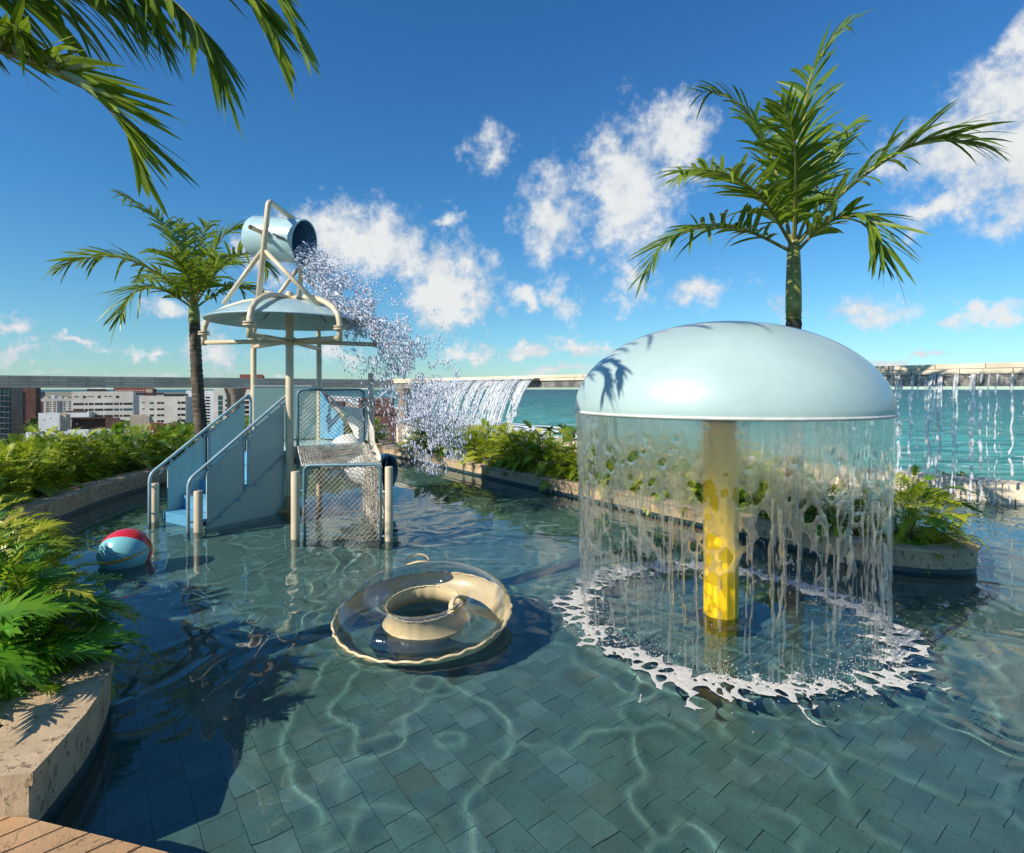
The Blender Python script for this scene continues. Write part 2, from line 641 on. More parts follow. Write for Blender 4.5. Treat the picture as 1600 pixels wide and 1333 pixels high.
M_leaf = leaf_mat('shrub_leaf', (0.12, 0.26, 0.020), (0.42, 0.50, 0.025), 0.45, 0.36, 0.012)
M_leafdark = leaf_mat('shrub_leaf_dark', (0.07, 0.20, 0.018), (0.22, 0.38, 0.022), 0.42, 0.34)
M_leafyel = leaf_mat('shrub_leaf_yellow', (0.30, 0.42, 0.020), (0.70, 0.66, 0.05), 0.45, 0.38, 0.05)
M_leafbig = leaf_mat('big_leaf', (0.06, 0.25, 0.018), (0.26, 0.46, 0.025), 0.42, 0.30, 0.01)
M_palm = leaf_mat('palm_leaf', (0.055, 0.145, 0.014), (0.30, 0.38, 0.025), 0.38, 0.36)
M_petiole = pbr('petiole', (0.16, 0.20, 0.04), 0.5, 0.15, 8)
M_rachis = pbr('rachis', (0.30, 0.28, 0.07), 0.5, 0.2, 12)
M_crownshaft = pbr('crownshaft', (0.26, 0.30, 0.06), 0.45, 0.2, 10, col2=(0.16, 0.15, 0.05))


def trunk_mat():
    m, n = mat('palm_trunk')
    geo = n.node('ShaderNodeNewGeometry')
    P = geo.outputs['Position']
    f = n.noise(n.vmath('MULTIPLY', P, (14, 14, 4)), 1.0, 5, 0.65)
    base = n.ramp(f, [(0.3, (0.035, 0.024, 0.016)), (0.5, (0.085, 0.06, 0.04)), (0.7, (0.17, 0.13, 0.09))])
    b = n.node('ShaderNodeBsdfPrincipled')
    n.put(b.inputs['Base Color'], base)
    b.inputs['Roughness'].default_value = 0.85
    bn = n.node('ShaderNodeBump')
    bn.inputs['Strength'].default_value = 0.8
    bn.inputs['Distance'].default_value = 0.02
    n.put(bn.inputs['Height'], f)
    n.put(b.inputs['Normal'], bn.outputs[0])
    o = n.node('ShaderNodeOutputMaterial')
    n.put(o.inputs[0], b.outputs[0])
    return m


M_trunk = trunk_mat()
M_scar = pbr('leaf_scar', (0.30, 0.24, 0.17), 0.85, 0.25, 20, 0.6, 60)


def water_mat():
    m, n = mat('pool_water')
    gl = n.node('ShaderNodeBsdfGlass')
    gl.inputs['IOR'].default_value = 1.40
    gl.inputs['Roughness'].default_value = 0.0
    gl.inputs['Color'].default_value = (0.90, 0.97, 0.975, 1)
    o = n.node('ShaderNodeOutputMaterial')
    n.put(o.inputs[0], gl.outputs[0])
    return m


M_water = water_mat()


def fall_mat(name, tr=0.45, white=0.12, tint=(0.93, 0.97, 1.0), rough=0.02, ior=1.333, froth=(0.85, 0.86, 0.86), sheet_z=None):
    """falling water: clear glassy water, part of the light passing straight through, a little white froth"""
    m, n = mat(name)
    gl = n.node('ShaderNodeBsdfGlass')
    gl.inputs['IOR'].default_value = ior
    gl.inputs['Roughness'].default_value = rough
    gl.inputs['Color'].default_value = (*tint, 1)
    trn = n.node('ShaderNodeBsdfTransparent')
    trn.inputs[0].default_value = (*tint, 1)
    d = n.node('ShaderNodeBsdfDiffuse')
    d.inputs[0].default_value = (*froth, 1)
    m1 = n.node('ShaderNodeMixShader')
    m1.inputs[0].default_value = tr
    if sheet_z:
        # the unbroken sheet near the lip is wavy and aerated: it blurs what lies behind
        geo = n.node('ShaderNodeNewGeometry')
        sp_ = n.node('ShaderNodeSeparateXYZ')
        n.put(sp_.inputs[0], geo.outputs['Position'])
        f_ = n.mapr(sp_.outputs[2], sheet_z[0], sheet_z[1])
        n.put(gl.inputs['Roughness'], n.math('ADD', n.math('MULTIPLY', f_, 0.07), rough))
        n.put(m1.inputs[0], n.math('SUBTRACT', tr, n.math('MULTIPLY', f_, tr * .25)))
    n.put(m1.inputs[1], gl.outputs[0])
    n.put(m1.inputs[2], trn.outputs[0])
    m2 = n.node('ShaderNodeMixShader')
    m2.inputs[0].default_value = white
    n.put(m2.inputs[1], m1.outputs[0])
    n.put(m2.inputs[2], d.outputs[0])
    o = n.node('ShaderNodeOutputMaterial')
    n.put(o.inputs[0], m2.outputs[0])
    return m


M_curtain = fall_mat('falling_water', 0.70, 0.035, tint=(0.99, 0.985, 0.97), sheet_z=(1.0, 1.4))
M_film = fall_mat('water_film', 0.45, 0.12, rough=0.10)
M_streams = fall_mat('falling_streams', 0.30, 0.42)
M_spray = fall_mat('spray_water', 0.10, 0.62, tint=(0.90, 0.94, 1.0), froth=(0.78, 0.84, 0.96))
M_foam = pbr('foam', (0.60, 0.585, 0.54), 0.5, 0.05, 20, 0.5, 50)


def vinyl():
    m, n = mat('clear_vinyl')
    lw = n.node('ShaderNodeLayerWeight')
    lw.inputs[0].default_value = 0.35
    gl = n.node('ShaderNodeBsdfGlossy')
    gl.inputs['Roughness'].default_value = 0.04
    gl.inputs[0].default_value = (1, 1, 1, 1)
    geo = n.node('ShaderNodeNewGeometry')
    bn = n.node('ShaderNodeBump')
    bn.inputs['Strength'].default_value = 0.35
    bn.inputs['Distance'].default_value = 0.01
    n.put(bn.inputs['Height'], n.noise(geo.outputs['Position'], 12, 3, 0.5))
    n.put(gl.inputs['Normal'], bn.outputs[0])
    tr = n.node('ShaderNodeBsdfTransparent')
    tr.inputs[0].default_value = (0.93, 0.93, 0.88, 1)
    mx = n.node('ShaderNodeMixShader')
    fac = n.math('ADD', n.math('MULTIPLY', n.math('POWER', lw.outputs['Facing'], 2.2), 0.75), 0.06, clamp=True)
    n.put(mx.inputs[0], fac)
    n.put(mx.inputs[1], tr.outputs[0])
    n.put(mx.inputs[2], gl.outputs[0])
    o = n.node('ShaderNodeOutputMaterial')
    n.put(o.inputs[0], mx.outputs[0])
    return m


M_vinyl = vinyl()


def tile_mat():
    m, n = mat('green_stone_tile')
    geo = n.node('ShaderNodeNewGeometry')
    P = geo.outputs['Position']
    oi = n.node('ShaderNodeObjectInfo')
    isl = geo.outputs['Random Per Island']
    r = n.math('FRACT', n.math('ADD', oi.outputs['Random'], isl))
    base = n.ramp(r, [(0.0, (0.092, 0.200, 0.182)), (0.35, (0.112, 0.232, 0.205)), (0.70, (0.120, 0.245, 0.218)), (0.9, (0.17, 0.31, 0.285)), (1.0, (0.12, 0.185, 0.15))])
    f = n.noise(P, 5.0, 6, 0.65)
    base = n.mix(n.math('MULTIPLY', n.mapr(f, 0.35, 0.7), 0.5), base, (0.10, 0.13, 0.10))
    sp = n.noise(P, 75.0, 4, 0.7)
    base = n.mix(n.math('MULTIPLY', n.mapr(sp, 0.55, 0.68), 0.55), base, (0.02, 0.045, 0.045))
    b = n.node('ShaderNodeBsdfPrincipled')
    n.put(b.inputs['Base Color'], base)
    b.inputs['Roughness'].default_value = 0.8
    o = n.node('ShaderNodeOutputMaterial')
    n.put(o.inputs[0], b.outputs[0])
    return m


M_tile = tile_mat()
M_grout = pbr('pool_grout', (0.09, 0.17, 0.155), 0.9, 0.1, 3)


def sea_mat():
    m, n = mat('sea_water')
    geo = n.node('ShaderNodeNewGeometry')
    P = geo.outputs['Position']
    sp = n.node('ShaderNodeSeparateXYZ')
    n.put(sp.inputs[0], P)
    dist = n.vmath('LENGTH', P)
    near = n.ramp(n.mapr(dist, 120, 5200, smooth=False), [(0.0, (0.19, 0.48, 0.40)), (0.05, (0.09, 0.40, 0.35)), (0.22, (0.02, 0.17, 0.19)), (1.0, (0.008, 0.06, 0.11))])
    pat = n.noise(n.vmath('MULTIPLY', P, (0.006, 0.02, 0)), 1.0, 5, 0.6)
    col = n.mix(n.math('MULTIPLY', n.mapr(pat, 0.4, 0.62), 0.65), near, (0.085, 0.24, 0.17))
    wv = n.noise(n.vmath('MULTIPLY', P, (0.02, 0.09, 0)), 1.0, 6, 0.7)
    col = n.mix(n.math('MULTIPLY', n.mapr(wv, 0.44, 0.58), 0.7), col, (0.006, 0.08, 0.09))
    cap = n.noise(n.vmath('MULTIPLY', P, (0.045, 0.14, 0)), 1.0, 6, 0.72)
    capm = n.mapr(cap, 0.585, 0.64)
    col = n.mix(n.math('MULTIPLY', capm, 0.8), col, (0.75, 0.8, 0.8))
    b = n.node('ShaderNodeBsdfPrincipled')
    n.put(b.inputs['Base Color'], col)
    b.inputs['Roughness'].default_value = 0.5
    b.inputs['Specular IOR Level'].default_value = 0.12
    bn = n.node('ShaderNodeBump')
    bn.inputs['Strength'].default_value = 0.6
    bn.inputs['Distance'].default_value = 0.6
    n.put(bn.inputs['Height'], n.noise(n.vmath('MULTIPLY', P, (0.12, 0.3, 0)), 1.0, 6, 0.65))
    n.put(b.inputs['Normal'], bn.outputs[0])
    o = n.node('ShaderNodeOutputMaterial')
    n.put(o.inputs[0], b.outputs[0])
    return m


M_sea = sea_mat()
M_land = pbr('city_ground', (0.10, 0.13, 0.05), 0.9, 0.2, 0.012, col2=(0.24, 0.19, 0.14), stain=((0.05, 0.05, 0), 0.7, (0.32, 0.28, 0.24)))
M_sand = pbr('beach_sand', (0.48, 0.40, 0.30), 0.9, 0.1, 0.05, stain=((0.08, 0.08, 0), 0.5, (0.16, 0.10, 0.07)))
M_surf = pbr('surf_foam', (0.78, 0.80, 0.80), 0.7, 0.1, 0.1)

# ================================================================== SETTING
H_LAND = -30.0


def sheet(name, poly, z, m, label=None, thick=None):
    b = MB()
    if thick:
        b.prism(poly, z - thick, z)
    else:
        b.add([(p[0], p[1], z) for p in poly], [tuple(range(len(poly)))])
    o = b.build(name, m)
    o['kind'] = 'structure'
    if label:
        o['label'] = label
    return o


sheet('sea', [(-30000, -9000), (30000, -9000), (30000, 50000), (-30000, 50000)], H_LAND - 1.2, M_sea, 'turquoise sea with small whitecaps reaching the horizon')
coast = [(60, -900), (52, 120), (40, 260), (14, 400), (-22, 480), (-96, 560), (-190, 760), (-330, 1150), (-700, 2200), (-1900, 4200)]
sheet('land', coast + [(-9000, 9000), (-9000, -900)], H_LAND, M_land, 'flat city ground behind the beach', 1.5)
beach = coast + [(p[0] - w, p[1]) for p, w in list(zip(coast, [26, 26, 26, 30, 34, 50, 60, 70, 90, 100]))[::-1]]
sheet('beach', beach, H_LAND + 0.15, M_sand, 'strip of wet sand along the shore')
rs = random.Random(3)
sb = MB()
cc = []
for i in range(len(coast) - 1):
    for k in range(12):
        t = k / 12
        cc.append((coast[i][0] * (1 - t) + coast[i + 1][0] * t, coast[i][1] * (1 - t) + coast[i + 1][1] * t))
for band, (o0, wd) in enumerate(((1, 12), (17, 6), (33, 4))):
    lft, rgt = [], []
    for i, p in enumerate(cc):
        w = wd * (0.4 + 1.2 * rs.random())
        o = o0 + 2.5 * sin(i * 0.7 + band) + rs.random() * 1.5
        sc = 1 + p[1] / 1500.0
        lft.append((p[0] + o * sc - 4, p[1], H_LAND + .02 - .004 * band))
        rgt.append((p[0] + (o + w) * sc, p[1], H_LAND + .02 - .004 * band))
    n = len(lft)
    sb.add(lft + rgt, [(i, n + i, n + i + 1, i + 1) for i in range(n - 1)])
so = sb.build('surf', M_surf)
tag(so, 'broken white surf lines along the beach', kind='structure')

# far hills/skyline low on the left horizon are only haze; the city stands in front
# ---------------------------------------------------------------- terrace slab under everything
PL = [(7.5 + .656 * 3, 8.1 - .754 * 3), (-4.6, 22.0), (-14 - .802 * 6, 15 - .597 * 6)]   # centre line of the beams
terr = [(PL[0][0] + .3, PL[0][1]), (PL[1][0], PL[1][1] + .3), (PL[2][0] - .2, PL[2][1] + .2), (-18, -2), (9.6, -2)]
sheet('roof_terrace', terr, -0.46, M_joint, 'concrete roof slab that carries the pool', 0.6)

# ---------------------------------------------------------------- pool floor of stone tiles
b = MB()
b.prism([(-8.5, -1.0), (9.4, -1.0), (9.4, 6.0), (-2.5, 20.0), (-8.5, 16)], -0.44, -0.372)
pool = b.build('pool_floor', M_grout)
tag(pool, 'submerged floor of the wading pool laid with green stone tiles', kind='structure')
TS = 0.158
ang = radians(38)
ta, tb = Vector((cos(ang), sin(ang), 0)), Vector((-sin(ang), cos(ang), 0))
cells = []
for i in range(-100, 125):
    for j in range(-100, 125):
        off = 0.5 * TS if (i % 2) else 0.0
        c = ta * (i * TS) + tb * (j * TS + off)
        if not (0.9 < c.y < 12.5 and -6.6 < c.x < 8.2):
            continue
        if abs(c.x) > c.y * 1.02 + 0.3 or c.y < 1.45:
            continue
        if c.x * .754 + c.y * .656 > 7.3 * .754 + 8.0 * .656:
            continue
        cells.append((c.y, c))
cells.sort(key=lambda q: q[0])
tb_ = MB()
tb_.box((0, 0, 0), (TS - 0.0025, TS - 0.0025, 0.02), ang)
tile_me = None
rt = random.Random(11)
tiles = []
for k, (d, c) in enumerate(cells[:300]):
    z = -0.362 + rt.uniform(-.003, .003)
    if tile_me is None:
        t0 = tb_.build('tile', M_tile, pool, base=(0, 0, 0))
        t0.location = Vector((c.x, c.y, z)) - world_loc(pool)
        tile_me = t0.data
        tiles.append(t0)
    else:
        tiles.append(inst('tile', tile_me, Matrix.Translation(Vector((c.x, c.y, z)) - world_loc(pool)), pool))
rest = MB()
for d, c in cells[300:]:
    rest.box((c.x, c.y, -0.362 + rt.uniform(-.003, .003)), (TS - 0.0025, TS - 0.0025, 0.02), ang)
rest_o = rest.build('floor_tiles', M_tile, pool, kind='stuff')
for o in tiles + [pool, rest_o]:
    try:
        o.cycles.is_caustics_receiver = True
    except Exception:
        pass

# ---------------------------------------------------------------- planters
def smooth_path(pts, step=0.12):
    P = [Vector((p[0], p[1])) for p in pts]
    out = []
    for i in range(len(P) - 1):
        p0, p1, p2, p3 = P[max(i - 1, 0)], P[i], P[i + 1], P[min(i + 2, len(P) - 1)]
        n = max(1, int((p2 - p1).length / step))
        for k in range(n):
            t = k / n
            out.append(0.5 * ((2 * p1) + (-p0 + p2) * t + (2 * p0 - 5 * p1 + 4 * p2 - p3) * t * t + (-p0 + 3 * p1 - 3 * p2 + p3) * t ** 3))
    out.append(P[-1])
    return out


def normals(path):
    N = []
    for i in range(len(path)):
        t = path[min(i + 1, len(path) - 1)] - path[max(i - 1, 0)]
        t.normalize()
        N.append(Vector((-t.y, t.x)))
    return N


def ribbon(b, path, N, i0, i1, o0, o1, z0, z1, gap=0.002):
    """solid following path[i0..i1], from offset o0 to o1 (left of path), z0..z1"""
    idx = list(range(i0, i1 + 1))
    A, B = [], []
    for q, i in enumerate(idx):
        p = path[i]
        if q == 0:
            p = p + (path[i + 1] - p).normalized() * gap
        if q == len(idx) - 1:
            p = p - (p - path[i - 1]).normalized() * gap
        A.append(p + N[i] * o0)
        B.append(p + N[i] * o1)
    n = len(idx)
    vs = [(p.x, p.y, z0) for p in A] + [(p.x, p.y, z1) for p in A] + [(p.x, p.y, z1) for p in B] + [(p.x, p.y, z0) for p in B]
    fs = []
    for i in range(n - 1):
        fs += [(i, i + 1, n + i + 1, n + i), (n + i, n + i + 1, 2 * n + i + 1, 2 * n + i), (2 * n + i, 2 * n + i + 1, 3 * n + i + 1, 3 * n + i), (3 * n + i, 3 * n + i + 1, i + 1, i)]
    fs += [(0, n, 2 * n, 3 * n), (n - 1, 4 * n - 1, 3 * n - 1, 2 * n - 1)]
    b.add(vs, fs)


def planter(label, pts, ztop, capt, over, width, seg, inner, soil=True, group=None):
    path = smooth_path(pts)
    N = normals(path)
    mid = path[len(path) // 2]
    root = thing('stone_planter', (mid.x, mid.y, 0), label, 'planter')
    ns = max(1, seg)
    i = 0
    while i < len(path) - 1:
        j = min(len(path) - 1, i + ns)
        if len(path) - 1 - j < 3:
            j = len(path) - 1
        cb = MB()
        ribbon(cb, path, N, i, j, -over, width, ztop - capt, ztop)
        cb.build('coping_stone', M_trav, root, smooth=True)
        fb = MB()
        ribbon(fb, path, N, i, j, 0.0, width - .02, 0.045, ztop - capt - 0.001, 0.001)
        fb.build('facing_stone', M_trav2, root, smooth=True)
        i = j
    wb = MB()
    ribbon(wb, path, N, 0, len(path) - 1, 0.006, width - .03, -0.40, 0.044)
    wb.build('waterline_tile', M_wtile, root, smooth=True)
    sb = MB()
    ribbon(sb, path, N, 0, len(path) - 1, width - .04, inner, -0.1, ztop - 0.05)
    sb.build('soil', M_soil, root)
    return root, path, N


LP = [(-4.6, 2.12), (-3.2, 2.09), (-1.86, 2.045)]
near_pts = [(-1.80, 2.05), (-1.86, 2.30), (-1.95, 2.58), (-2.22, 3.05), (-2.75, 3.60), (-3.5, 4.15), (-4.35, 4.7), (-5.15, 5.35), (-5.62, 6.2), (-5.95, 7.4),
            (-6.22, 8.8), (-6.2, 10.3), (-5.9, 11.8), (-5.2, 13.1), (-4.3, 13.9), (-3.35, 14.25)]
pl_left, pathL, NL = planter('long curved travertine planter wall holding the shrubs on the left side of the pool', near_pts, 0.27, 0.05, 0.012, 0.34, 8, 1.7)
# the straight front of the near end, above the deck
fb = MB()
fb.box((-2.93, 2.20, 0.12), (1.54, 0.28, 0.198))
fb.build('facing_stone', M_trav2, pl_left)
fb = MB()
fb.box((-2.93, 2.19, 0.2455), (1.54, 0.31, 0.049))
fb.build('coping_stone', M_trav, pl_left)
right_pts = [(-3.6, 14.5), (-2.89, 13.75), (-1.7, 12.2), (-.15, 10.1), (1.07, 8.5), (2.2, 6.98), (2.95, 5.9), (3.28, 5.42), (3.58, 5.17), (3.95, 5.04), (4.26, 5.08), (4.45, 5.3),
             (4.45, 5.62), (4.25, 6.0), (3.4, 7.2), (1.6, 9.6), (-.5, 12.4), (-2.2, 14.7)]
pl_right, pathR, NR = planter('straight travertine planter with a rounded end crossing the pool behind the mushroom shower', right_pts, 0.225, 0.03, 0.02, 0.22, 9, 0.62)

fb = MB()
fb.prism([(-3.69, 2.347), (-2.20, 2.347), (-2.30, 2.56), (-2.60, 2.86), (-3.69, 2.9)], 0.19, 0.264)
fb.build('coping_stone', M_trav, pl_left)
fb = MB()
fb.prism([(-3.69, 2.9), (-2.62, 2.87), (-2.75, 3.15), (-3.3, 3.8), (-4.3, 4.6), (-5.5, 4.6), (-5.5, 2.9)], -0.1, 0.205)
fb.build('soil', M_soil, pl_left)

# ---------------------------------------------------------------- deck planks
def clip(poly, a, b):
    """keep the part left of the line a->b"""
    out = []
    for i in range(len(poly)):
        p, q = poly[i], poly[(i + 1) % len(poly)]
        sp = (b[0] - a[0]) * (p[1] - a[1]) - (b[1] - a[1]) * (p[0] - a[0])
        sq = (b[0] - a[0]) * (q[1] - a[1]) - (b[1] - a[1]) * (q[0] - a[0])
        if sp >= 0:
            out.append(p)
        if (sp >= 0) != (sq >= 0):
            t = sp / (sp - sq)
            out.append((p[0] + (q[0] - p[0]) * t, p[1] + (q[1] - p[1]) * t))
    return out


deck_poly = [(-3.6, .7), (-0.45, .7), (-0.45, 1.70), (-1.80, 2.035), (-3.6, 2.055)]
b = MB()
b.prism([(p[0] * 1.0, p[1] - .012) for p in deck_poly], -0.38, 0.085)
deck = b.build('deck', M_joint)
tag(deck, 'pool deck corner of narrow tan planks', kind='structure')
dx, dy = 0.72, 0.69
L_ = math.hypot(dx, dy)
dx, dy = dx / L_, dy / L_
for k in range(-40, 40):
    s0 = -1.735 + k * 0.142
    p0 = (s0, 1.874)
    p1 = (s0 + 0.131, 1.874)
    strip = [(p0[0] - dx * 4, p0[1] - dy * 4), (p1[0] - dx * 4, p1[1] - dy * 4), (p1[0] + dx * 4, p1[1] + dy * 4), (p0[0] + dx * 4, p0[1] + dy * 4)]
    for i in range(len(deck_poly)):
        strip = clip(strip, deck_poly[i], deck_poly[(i + 1) % len(deck_poly)])
        if len(strip) < 3:
            break
    if len(strip) >= 3:
        pb = MB()
        pb.prism(strip, 0.088, 0.118)
        pb.build('plank', M_deck, deck)

# ---------------------------------------------------------------- stone beams and parapets
def block_wall(root, A, B, z0, z1, w, courses, blen, off_n=0.0, stagger=True, name='stone_block'):
    A, B = Vector((A[0], A[1], 0)), Vector((B[0], B[1], 0))
    d = (B - A)
    L = d.length
    d.normalize()
    nrm = Vector((-d.y, d.x, 0))
    h = (z1 - z0) / courses
    core = MB()
    core.box((A + B) / 2 + nrm * off_n + Vector((0, 0, (z0 + z1) / 2)), (L - .01, w - 0.03, z1 - z0 - 0.012), ax=(d, nrm, Vector((0, 0, 1))))
    core.build('core', M_joint, root)
    nb = max(1, round(L / blen))
    me = None
    for c in range(courses):
        st = 0.5 if (c % 2 and stagger) else 0
        for k in range(nb + (1 if st else 0)):
            x0 = max(0, (k - st) * L / nb)
            x1 = min(L, (k + 1 - st) * L / nb)
            full = abs((x1 - x0) - L / nb) < 1e-6
            cpos = A + d * ((x0 + x1) / 2) + nrm * off_n + Vector((0, 0, z0 + (c + .5) * h))
            sx = (x1 - x0) - 0.012
            if me is None:
                bb = MB()
                bb.box((0, 0, 0), (1, 1, 1))
                me0 = bb.build('stone_block', M_blocks, root, base=(0, 0, 0))
                me = me0.data
                ob = me0
                ob.name = name
            else:
                ob = inst(name, me, Matrix.Identity(4), root)
            jit = 0.004 * sin(k * 12.9 + c * 78.2)
            M = Matrix.Translation(cpos + nrm * jit - world_loc(root)) @ Matrix((d.to_4d(), nrm.to_4d(), (0, 0, 1, 0), (0, 0, 0, 1))).transposed() 
            M = Matrix.Translation(cpos + nrm * jit - world_loc(root)) @ Matrix(((d.x, nrm.x, 0, 0), (d.y, nrm.y, 0, 0), (0, 0, 1, 0), (0, 0, 0, 1))) @ Matrix.Diagonal((sx, w, h - 0.008, 1))
            ob.matrix_basis = M
    return d, nrm


BR0, BR1 = Vector((7.5 + .656 * 3, 8.1 - .754 * 3, 0)), Vector((-4.6, 22.0, 0))
BL1 = Vector((-14 - .802 * 6, 15 - .597 * 6, 0))
beamR = thing('stone_beam', ((BR0.x + BR1.x) / 2, (BR0.y + BR1.y) / 2, 1.74), 'sunlit pale stone beam with water running off it, right of the yellow pole and beyond the planter', 'beam')
dR, nR = block_wall(beamR, BR0, BR1, 1.93, 2.09, 0.50, 2, 0.62)
mb = MB()
mb.box((BR0 + BR1) / 2 + Vector((0, 0, 1.835)), ((BR1 - BR0).length - .05, 0.42, 0.185), ax=(dR, nR, Vector((0, 0, 1))))
M_wetstone = pbr('wet_stone', (0.30, 0.29, 0.27), 0.3, 0.3, 3.0, 0.8, 14, coat=0.5)
mb.build('wet_fascia', M_wetstone, beamR)
beamL = thing('stone_beam', ((BL1.x + BR1.x) / 2, (BL1.y + BR1.y) / 2, 1.74), 'long grey stone beam in shade above the city view on the left, carried by round columns', 'beam')
block_wall(beamL, BL1, BR1 + Vector((-.25, -.1, 0)), 1.735, 2.075, 0.5, 4, 0.85)


def column(x, y, r, label, grp):
    b = MB()
    prof = [(r * 1.0, -0.45), (r, 0.2), (r * .96, 1.0), (r, 1.45), (r * 1.25, 1.70), (r * 1.3, 1.73)]
    b.lathe(prof, (x, y, 0), 24)
    o = b.build('stone_column', M_column, smooth=True)
    tag(o, label, 'column', grp)
    return o


for px, wl in ((368, 'round stained stone column under the grey beam just right of the left palm trunk'),):
    # on the left beam line
    k = (px - 800) / F
    t = (-14 - k * 15) / (k * .597 - .802)
    column(-14 + .802 * t, 15 + .597 * t, 0.27, wl, None)
k = (632 - 800) / F
t = (7.5 - k * 8.1) / (k * .754 + .656)
column(7.5 - .656 * t, 8.1 + .754 * t, 0.24, 'round stone column in the spray at the far corner, left of the sheet of falling water', None)

par1 = thing('parapet_wall', ((BL1.x + BR1.x) / 2, (BL1.y + BR1.y) / 2, -.45), 'low stone parapet behind the left shrubs overlooking the city', 'wall')
block_wall(par1, BL1 + Vector((0, -.2, 0)), BR1 + Vector((-.3, -.3, 0)), -0.42, 0.07, 0.5, 2, 1.2)
par2 = thing('parapet_wall', ((BR0.x + BR1.x) / 2, (BR0.y + BR1.y) / 2, -.45), 'low sunlit stone parapet behind the water channel on the right, wetted by falling streams', 'wall')
block_wall(par2, BR0 + Vector((.15, .1, 0)), BR1 + Vector((.2, -.2, 0)), -0.42, 0.30, 0.42, 3, 0.9)

# ---------------------------------------------------------------- pool water with real ripples
gx = np.concatenate([np.arange(-7.0, -5.2, 0.06), np.arange(-5.2, 5.0, 0.019), np.arange(5.0, 9.6, 0.06)])
gy = np.concatenate([np.arange(0.9, 8.6, 0.019), np.arange(8.6, 15.2, 0.06)])
X, Y = np.meshgrid(gx, gy, indexing='ij')
Zw = (fbm(X * .9, Y * .9, seed=5, octs=2) - .5) * 0.0022 + (fbm(X * 3.4 + 3, Y * 3.4, seed=9, octs=2) - .5) * 0.00025
# narrow crests that focus the sun into bright veins on the floor
wx = fbm(X * .9, Y * .9, seed=3) * 2.2
wy = fbm(X * .9, Y * .9, seed=4) * 2.2
fine_zone = np.clip((8.4 - Y) / .6, 0, 1) * np.clip((5.0 - np.abs(X)) / .3, 0, 1)
for (sc_, ang_, amp_, st_, sd_) in ((1.05, .5, .0040, .42, 21), (1.9, .9, .0025, .55, 23)):
    xr = (X * cos(ang_) + Y * sin(ang_)) * sc_ + wx
    yr = (-X * sin(ang_) + Y * cos(ang_)) * sc_ * st_ * 1.6 + wy
    f1, f2 = worley(xr, yr, seed=sd_)
    gd = f2 - f1
    g0, g1 = np.gradient(gd, gx, gy)
    dist = gd / np.clip(np.hypot(g0, g1), .8 * sc_, 12)
    patch = np.clip((fbm(X * .8 + 11, Y * .8, seed=sd_ + 3, octs=2) - .36) * 5, 0, 1)
    rdg = np.exp(-(dist / .042) ** 2)
    for _ in range(3):
        rdg[1:-1, 1:-1] = (rdg[1:-1, 1:-1] * 2 + rdg[:-2, 1:-1] + rdg[2:, 1:-1] + rdg[1:-1, :-2] + rdg[1:-1, 2:]) / 6
    Zw += amp_ * rdg * patch * fine_zone
MC = Vector((1.585, 4.18, 0))       # mushroom shower
rr = np.hypot(X - MC.x, Y - MC.y)
ring = np.exp(-((rr - 1.05) / 0.28) ** 2)
Zw += ring * (fbm(X * 9, Y * 9, seed=13, octs=2) - .5) * 0.009
Zw += 0.0035 * np.sin(rr * 26) * np.exp(-np.clip(rr - 1.1, 0, 9) * 3.2) * (rr > 1.1)
# choppy channel under the right-hand streams
side = X * .754 + Y * .656 - (7.5 * .754 + 8.1 * .656)
chop = np.exp(-((side + 0.9) / 1.6) ** 2) * (X > 2.2)
Zw += chop * (fbm(X * 6, Y * 3.2, seed=33, octs=3) - .5) * 0.035
keep = (side[:-1, :-1] < -0.05)
ci, cj = np.nonzero(keep)
nyw = X.shape[1]
Q = np.stack([ci * nyw + cj, (ci + 1) * nyw + cj, (ci + 1) * nyw + cj + 1, ci * nyw + cj + 1], 1)
water = np_mesh('pool_water', np.stack([X.ravel(), Y.ravel(), Zw.ravel()], 1), Q, M_water, kind='structure')
water['label'] = 'clear rippled water of the wading pool'
try:
    water.cycles.is_caustics_caster = True
except Exception as e:
    print('caster', e)


# ================================================================== CITY
M_w1 = pbr('white_render', (0.66, 0.62, 0.56), 0.8, 0.10, 0.12, stain=((.8, .8, .06), .45, (0.40, 0.36, 0.30)))
M_w2 = pbr('bright_render', (0.76, 0.76, 0.76), 0.7, 0.06, 0.3, stain=((.8, .8, .1), .3, (0.45, 0.42, 0.38)))
M_w3 = pbr('beige_render', (0.50, 0.43, 0.33), 0.85, 0.14, 0.2, stain=((.7, .7, .1), .4, (0.28, 0.23, 0.18)))
M_red = pbr('red_brick_render', (0.26, 0.07, 0.045), 0.8, 0.1, 0.3)
M_brown = pbr('brown_render', (0.14, 0.065, 0.05), 0.85, 0.15, 0.3)
M_darkb = pbr('dark_cladding', (0.045, 0.035, 0.045), 0.4, 0.2, 0.3)
M_slate = pbr('slate_render', (0.14, 0.17, 0.22), 0.6, 0.1, 0.3)
M_glassb = pbr('window_glass', (0.022, 0.028, 0.034), 0.15, 0.3, 0.6, objrand=0.5, spec=0.8)
M_glasst = pbr('teal_glass', (0.03, 0.16, 0.18), 0.15, 0.3, 0.6, objrand=0.4, spec=0.8)
M_roof = pbr('flat_roof', (0.50, 0.48, 0.45), 0.9, 0.2, 0.4)
UNIT = None


